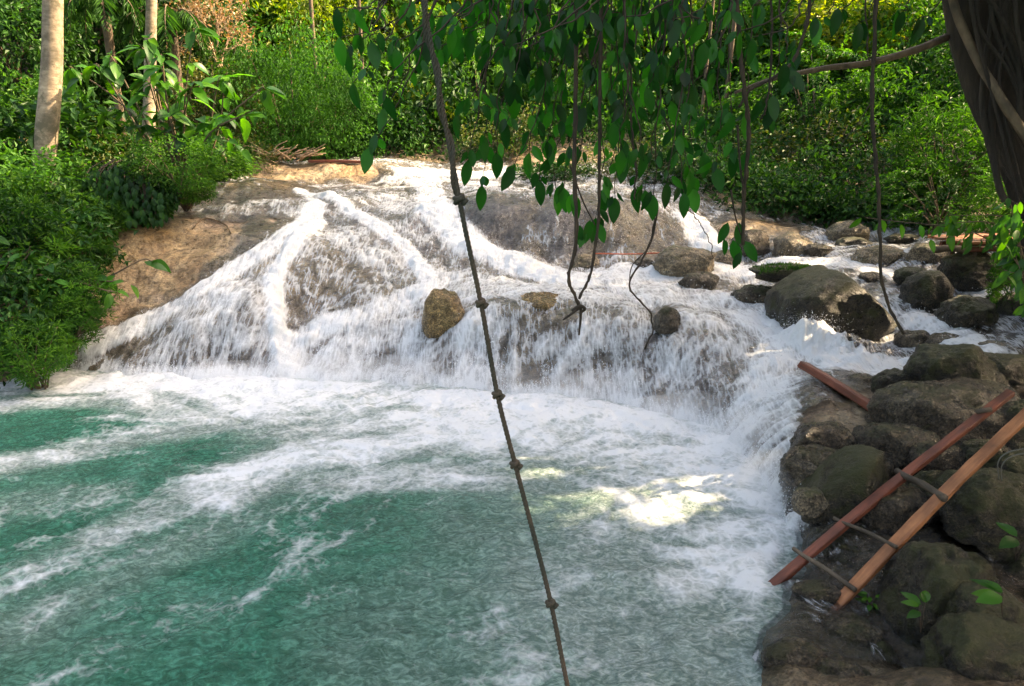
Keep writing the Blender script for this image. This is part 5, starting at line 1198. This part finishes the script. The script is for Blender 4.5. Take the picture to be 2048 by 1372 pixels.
def plank_mesh(L, w, th, seed=0):
    """bevelled, slightly bowed and rough sawn board along +Y"""
    rs = np.random.RandomState(seed); ny = 26; bv = min(w, th)*.12
    prof = [(-w/2+bv, -th/2), (w/2-bv, -th/2), (w/2, -th/2+bv), (w/2, th/2-bv), (w/2-bv, th/2), (-w/2+bv, th/2), (-w/2, th/2-bv), (-w/2, -th/2+bv)]
    V = []; 
    for k in range(ny):
        t = k/(ny-1); y = L*t; bow = .010*L*math.sin(math.pi*t); jj = rs.normal(0, .0012, (8, 2))
        for (a, c), j in zip(prof, jj): V.append((a+j[0]+.004*math.sin(t*7+seed), y+(rs.normal(0, .008) if k in (0, ny-1) else 0), c+bow+j[1]))
    F = [np.array([(k*8+j, k*8+(j+1) % 8, (k+1)*8+(j+1) % 8, (k+1)*8+j) for k in range(ny-1) for j in range(8)]), np.array([list(range(8))[::-1], [(ny-1)*8+j for j in range(8)]])]
    return np.array(V), F
def plank(name, a, b, w, th, mat, up, parent=None, seed=0, origin=None):
    a = Vector(a); b = Vector(b); d = b-a; V, F = plank_mesh(d.length, w, th, seed)
    o = mesh_np(name, V, F, M[mat], False, parent=parent); p = a if origin is None else a-Vector(origin)
    o.matrix_local = basis(d, up, p, 1.0); return o
lf = PZ(1640, 1242, -.02); e = empty('ladder', lf)
A0, A1 = PZ(1632, 1250, -.06), P(2100, 782, 5.15)
B0, B1 = PZ(1526, 1186, -.04), P(2020, 785, 5.75)
along = Vector(A1-A0).normalized(); across = Vector((A0-B0)).normalized(); up = across.cross(along); up = up if up.z > 0 else -up
plank('rail', A0, A1, .078, .05, 'orangewood', up, e, 1, lf); plank('rail', B0, B1, .07, .05, 'redwood', up, e, 2, lf)
e.children[1]['label'] = 'darker red left rail'; e.children[0]['label'] = 'bright orange right rail'
def on(pA, pB, px): # point on a rail at a given screen column
    best = min(((abs((pA+(pB-pA)*t)[0]/dep((pA+(pB-pA)*t)[1], (pA+(pB-pA)*t)[2])*FPX+1024-px), t) for t in np.linspace(0, 1, 400))); return pA+(pB-pA)*best[1]
for (xa, xb, r) in [(1592, 1705, .015), (1672, 1788, .013), (1790, 1886, .025)]:
    p = on(B0, B1, xa+18); q = on(A0, A1, xb-4); d = unit(q-p); u3 = np.array(up)*.047
    mb = MB(); tube(mb, spline([p-d*.10+u3, p+u3*.9, (p+q)/2+u3*1.1+np.array([0, 0, .006]), q+u3, q+d*.045+u3], 16)-lf, np.linspace(r, r*1.15, 16), 9, .14, xa); mb.build('rung', M['greywood'], e)
p = on(B0, B1, 1965); mb = MB(); tube(mb, np.array([p+np.array(up)*.02-np.array([.05, 0, 0]), p+np.array(up)*.05, p+np.array(up)*.06+np.array([.07, .0, 0])])-lf, .022, 9, .1, 4.); mb.build('rung', M['greywood'], e)
tag(e, 'rough ladder of two reddish planks with stick rungs leaning from the pool onto the boulders', 'ladder')
o = plank('plank', P(1606, 730, 7.4), P(1800, 852, 6.25), .13, .075, 'redwood', Vector((.45, -.25, 1)), None, 5)
tag(o, 'loose thick reddish plank lying across the wet rock below the foam', 'plank')
# platform
e = empty('platform', P(1990, 490, 9.6)); eo = np.array(e.location)
for k in range(5):
    a = P(1915, 486, 9.5)+np.array([0, k*.15, 0]); plank('plank', a+np.array([random.uniform(-.06, .06), 0, 0]), a+np.array([2.2, .05, 0]), .135, .035, 'orangewood', (0, 0, 1), e, 10+k, eo)
for k in range(2):
    a = P(1930, 500, 9.55)+np.array([0, .05+k*.5, -.0]); plank('beam', a, a+np.array([2.1, 0, 0]), .06, .07, 'redwood', (0, 0, 1), e, 20+k, eo)
for k, (x, y) in enumerate([(.15, .08), (.15, .55), (1.9, .08), (1.9, .55)]):
    a = P(1930, 506, 9.55)+np.array([x-.0, y, 0]); plank('post', a-np.array([0, 0, .75]), a, .07, .07, 'greywood', (0, 1, 0), e, 30+k, eo)
tag(e, 'low platform of orange boards among leaves on the right bank', 'platform')
o = mesh_np('wood_block', *(lambda V, F: (V, F))(*plank_mesh(.22, .12, .09, 3)), M['orangewood'], False); o.matrix_world = basis((1, .2, 0), (0, 0, 1), P(1972, 478, 9.7), 1.0)
tag(o, 'small sunlit block of wood lying on the platform', 'wood')
mb = MB(); tube(mb, pxline([(1870, 500, 9.3), (1900, 496, 9.3), (1935, 500, 9.3)], 10), .045, 9, .15, 2.)
o = mb.build('log', M['bark_mid']); tag(o, 'short brown log sticking out left of the platform', 'log')
# red string
mb = MB(); tube(mb, pxline([(1188, 507, 11.9), (1260, 508, 11.9), (1336, 505, 11.7)], 16), .011, 6)
m, t, out = newmat('red_string'); b = N(t, 'ShaderNodeBsdfPrincipled', {'Base Color': ramp(t, noise(t, geo(t).outputs['Position'], 30, 3), [(.3, (.42, .07, .03)), (.7, (.6, .14, .06))]), 'Roughness': .7}); t.links.new(b.outputs[0], out.inputs[0])
o = mb.build('string', m); tag(o, 'taut red string stretched low in front of the ochre rock wall', 'string')
# driftwood and plank on ledge
e = empty('driftwood', P(570, 318, 17.5)); eo = np.array(e.location); rs = np.random.RandomState(8)
for k in range(30):
    x = rs.uniform(530, 600); y = rs.uniform(308, 324); a = P(x, y, 17.4+rs.rand()*.4); d = np.array([rs.uniform(.2, .7)*rs.choice([1, -1]), rs.normal(0, .15), rs.uniform(-.02, .3)])
    mb = MB(); tube(mb, spline([a, a+d*.5+rs.normal(0, .04, 3), a+d], 7)-eo, np.linspace(.022, .007, 7), 5, .1, k); mb.build('branch', M['twig_dry'], e)
tag(e, 'tangle of pale driftwood branches on the rear ledge', 'driftwood')
o = plank('plank', P(618, 323, 17.45), P(722, 324, 17.45), .1, .06, 'redwood', (0, 0, 1), None, 7); tag(o, 'dark red plank lying on the rear ledge beside the driftwood', 'plank')
for i, (pp, lab) in enumerate([([(385, 462, 12.3), (410, 440, 12.6), (450, 452, 12.5), (462, 470, 12.2)], 'thin bent twig lying across the top of the brown rock'), ([(1860, 715, 7.8), (1845, 735, 7.6), (1838, 755, 7.3)], 'short dark root stump in the side stream')]):
    q = np.array([hit(a, b) for a, b, _ in pp])+np.array([0, 0, .03]); mb = MB(); tube(mb, spline(q, 12), .012+.02*i, 6, .15, 1.); o = mb.build('stick', M['bark_mid']); tag(o, lab, 'stick')
# wire loop
mb = MB(); tube(mb, pxline([(1998, 960, 4.7), (1996, 925, 4.7), (2015, 905, 4.7), (2060, 895, 4.7)], 24), .004, 5); tube(mb, pxline([(2003, 962, 4.7), (2004, 930, 4.7), (2025, 912, 4.7), (2060, 905, 4.7)], 24), .004, 5)
m, t, out = newmat('wire'); b = N(t, 'ShaderNodeBsdfPrincipled', {'Base Color': (.10, .095, .075, 1), 'Roughness': .6}); t.links.new(b.outputs[0], out.inputs[0])
o = mb.build('wire', m); tag(o, 'thin grey wire loop over the mossy boulder at the right edge', 'wire')
# tan earth patch rock upper left
boulder(330, 296, 60, 34, 16.6, 'b_pale', 'small pale tan rock glimpsed under the big leaved shrub', 301, 2.3)
# small plants between the boulders
def sprout(px, py, Y, n, s, lab, seed, mat='leaf_big'):
    rs = np.random.RandomState(seed); e = empty('seedling', P(px, py, Y)); mb = MB(); me = big_leaf('leaf', mat, 1, .5, 6, .3, .15)
    for k in range(n):
        a = rs.uniform(0, 6.28); h = rs.uniform(.02, .1); d = np.array([math.cos(a), math.sin(a)-.3, .25]); tube(mb, np.array([(0, 0, -.08), d*.03+(0, 0, h)]), .0025, 4)
        place_leaf(me, e, d*.03+np.array([0, 0, h]), d, (rs.normal(0, .2), -.4, 1), s*rs.uniform(.7, 1.2))
    mb.build('stems', M['vine'], e); return tag(e, lab, 'seedling')
sprout(1845, 1240, 3.45, 5, .10, 'small green seedling growing on the tall speckled boulder', 1)
sprout(2010, 1205, 3.4, 4, .15, 'pale green fallen sprig of leaves on the brown boulder', 2)
sprout(2035, 1100, 4.1, 5, .16, 'dark green seedling at the right edge above the speckled boulder', 3)
sprout(1740, 1215, 4.2, 14, .06, 'low tuft of tiny leaves at the foot of the ladder', 4)
# moss mat with tufts above the great boulder
o = boulder(1575, 548, 135, 34, 9.9, 'b_moss', 'x', 400, 2.3, name='moss_mound'); tag(o, 'low mound of rock and moss behind the great mossy boulder', 'rock')
e = empty('moss_tuft', o.location); rs = np.random.RandomState(3); n = 900; ps = np.c_[rs.uniform(-.42, .42, n), rs.uniform(-.3, .1, n), np.zeros(n)]; ps[:, 2] = .11*np.sqrt(np.maximum(0, 1-(ps[:, 0]/.5)**2))-.02
f = obj('blades', leafmesh('blades', 'leaf_mid', ps, rs.normal(0, .5, (n, 3))+np.array([0, 0, .6]), rs.normal(0, 1, (n, 3)), .06, .014, rs.rand(n)), e); f['kind'] = 'stuff'
tag(e, 'tuft of short green moss and grass on the low mound behind the great boulder', 'moss')
print('TRIS', sum(len(o.data.polygons)*(2 if len(o.data.polygons) and o.data.polygons[0].loop_total == 4 else 1) for o in {o.data.name: o for o in bpy.data.objects if o.type == 'MESH'}.values()), 'OBJ', len(bpy.data.objects))
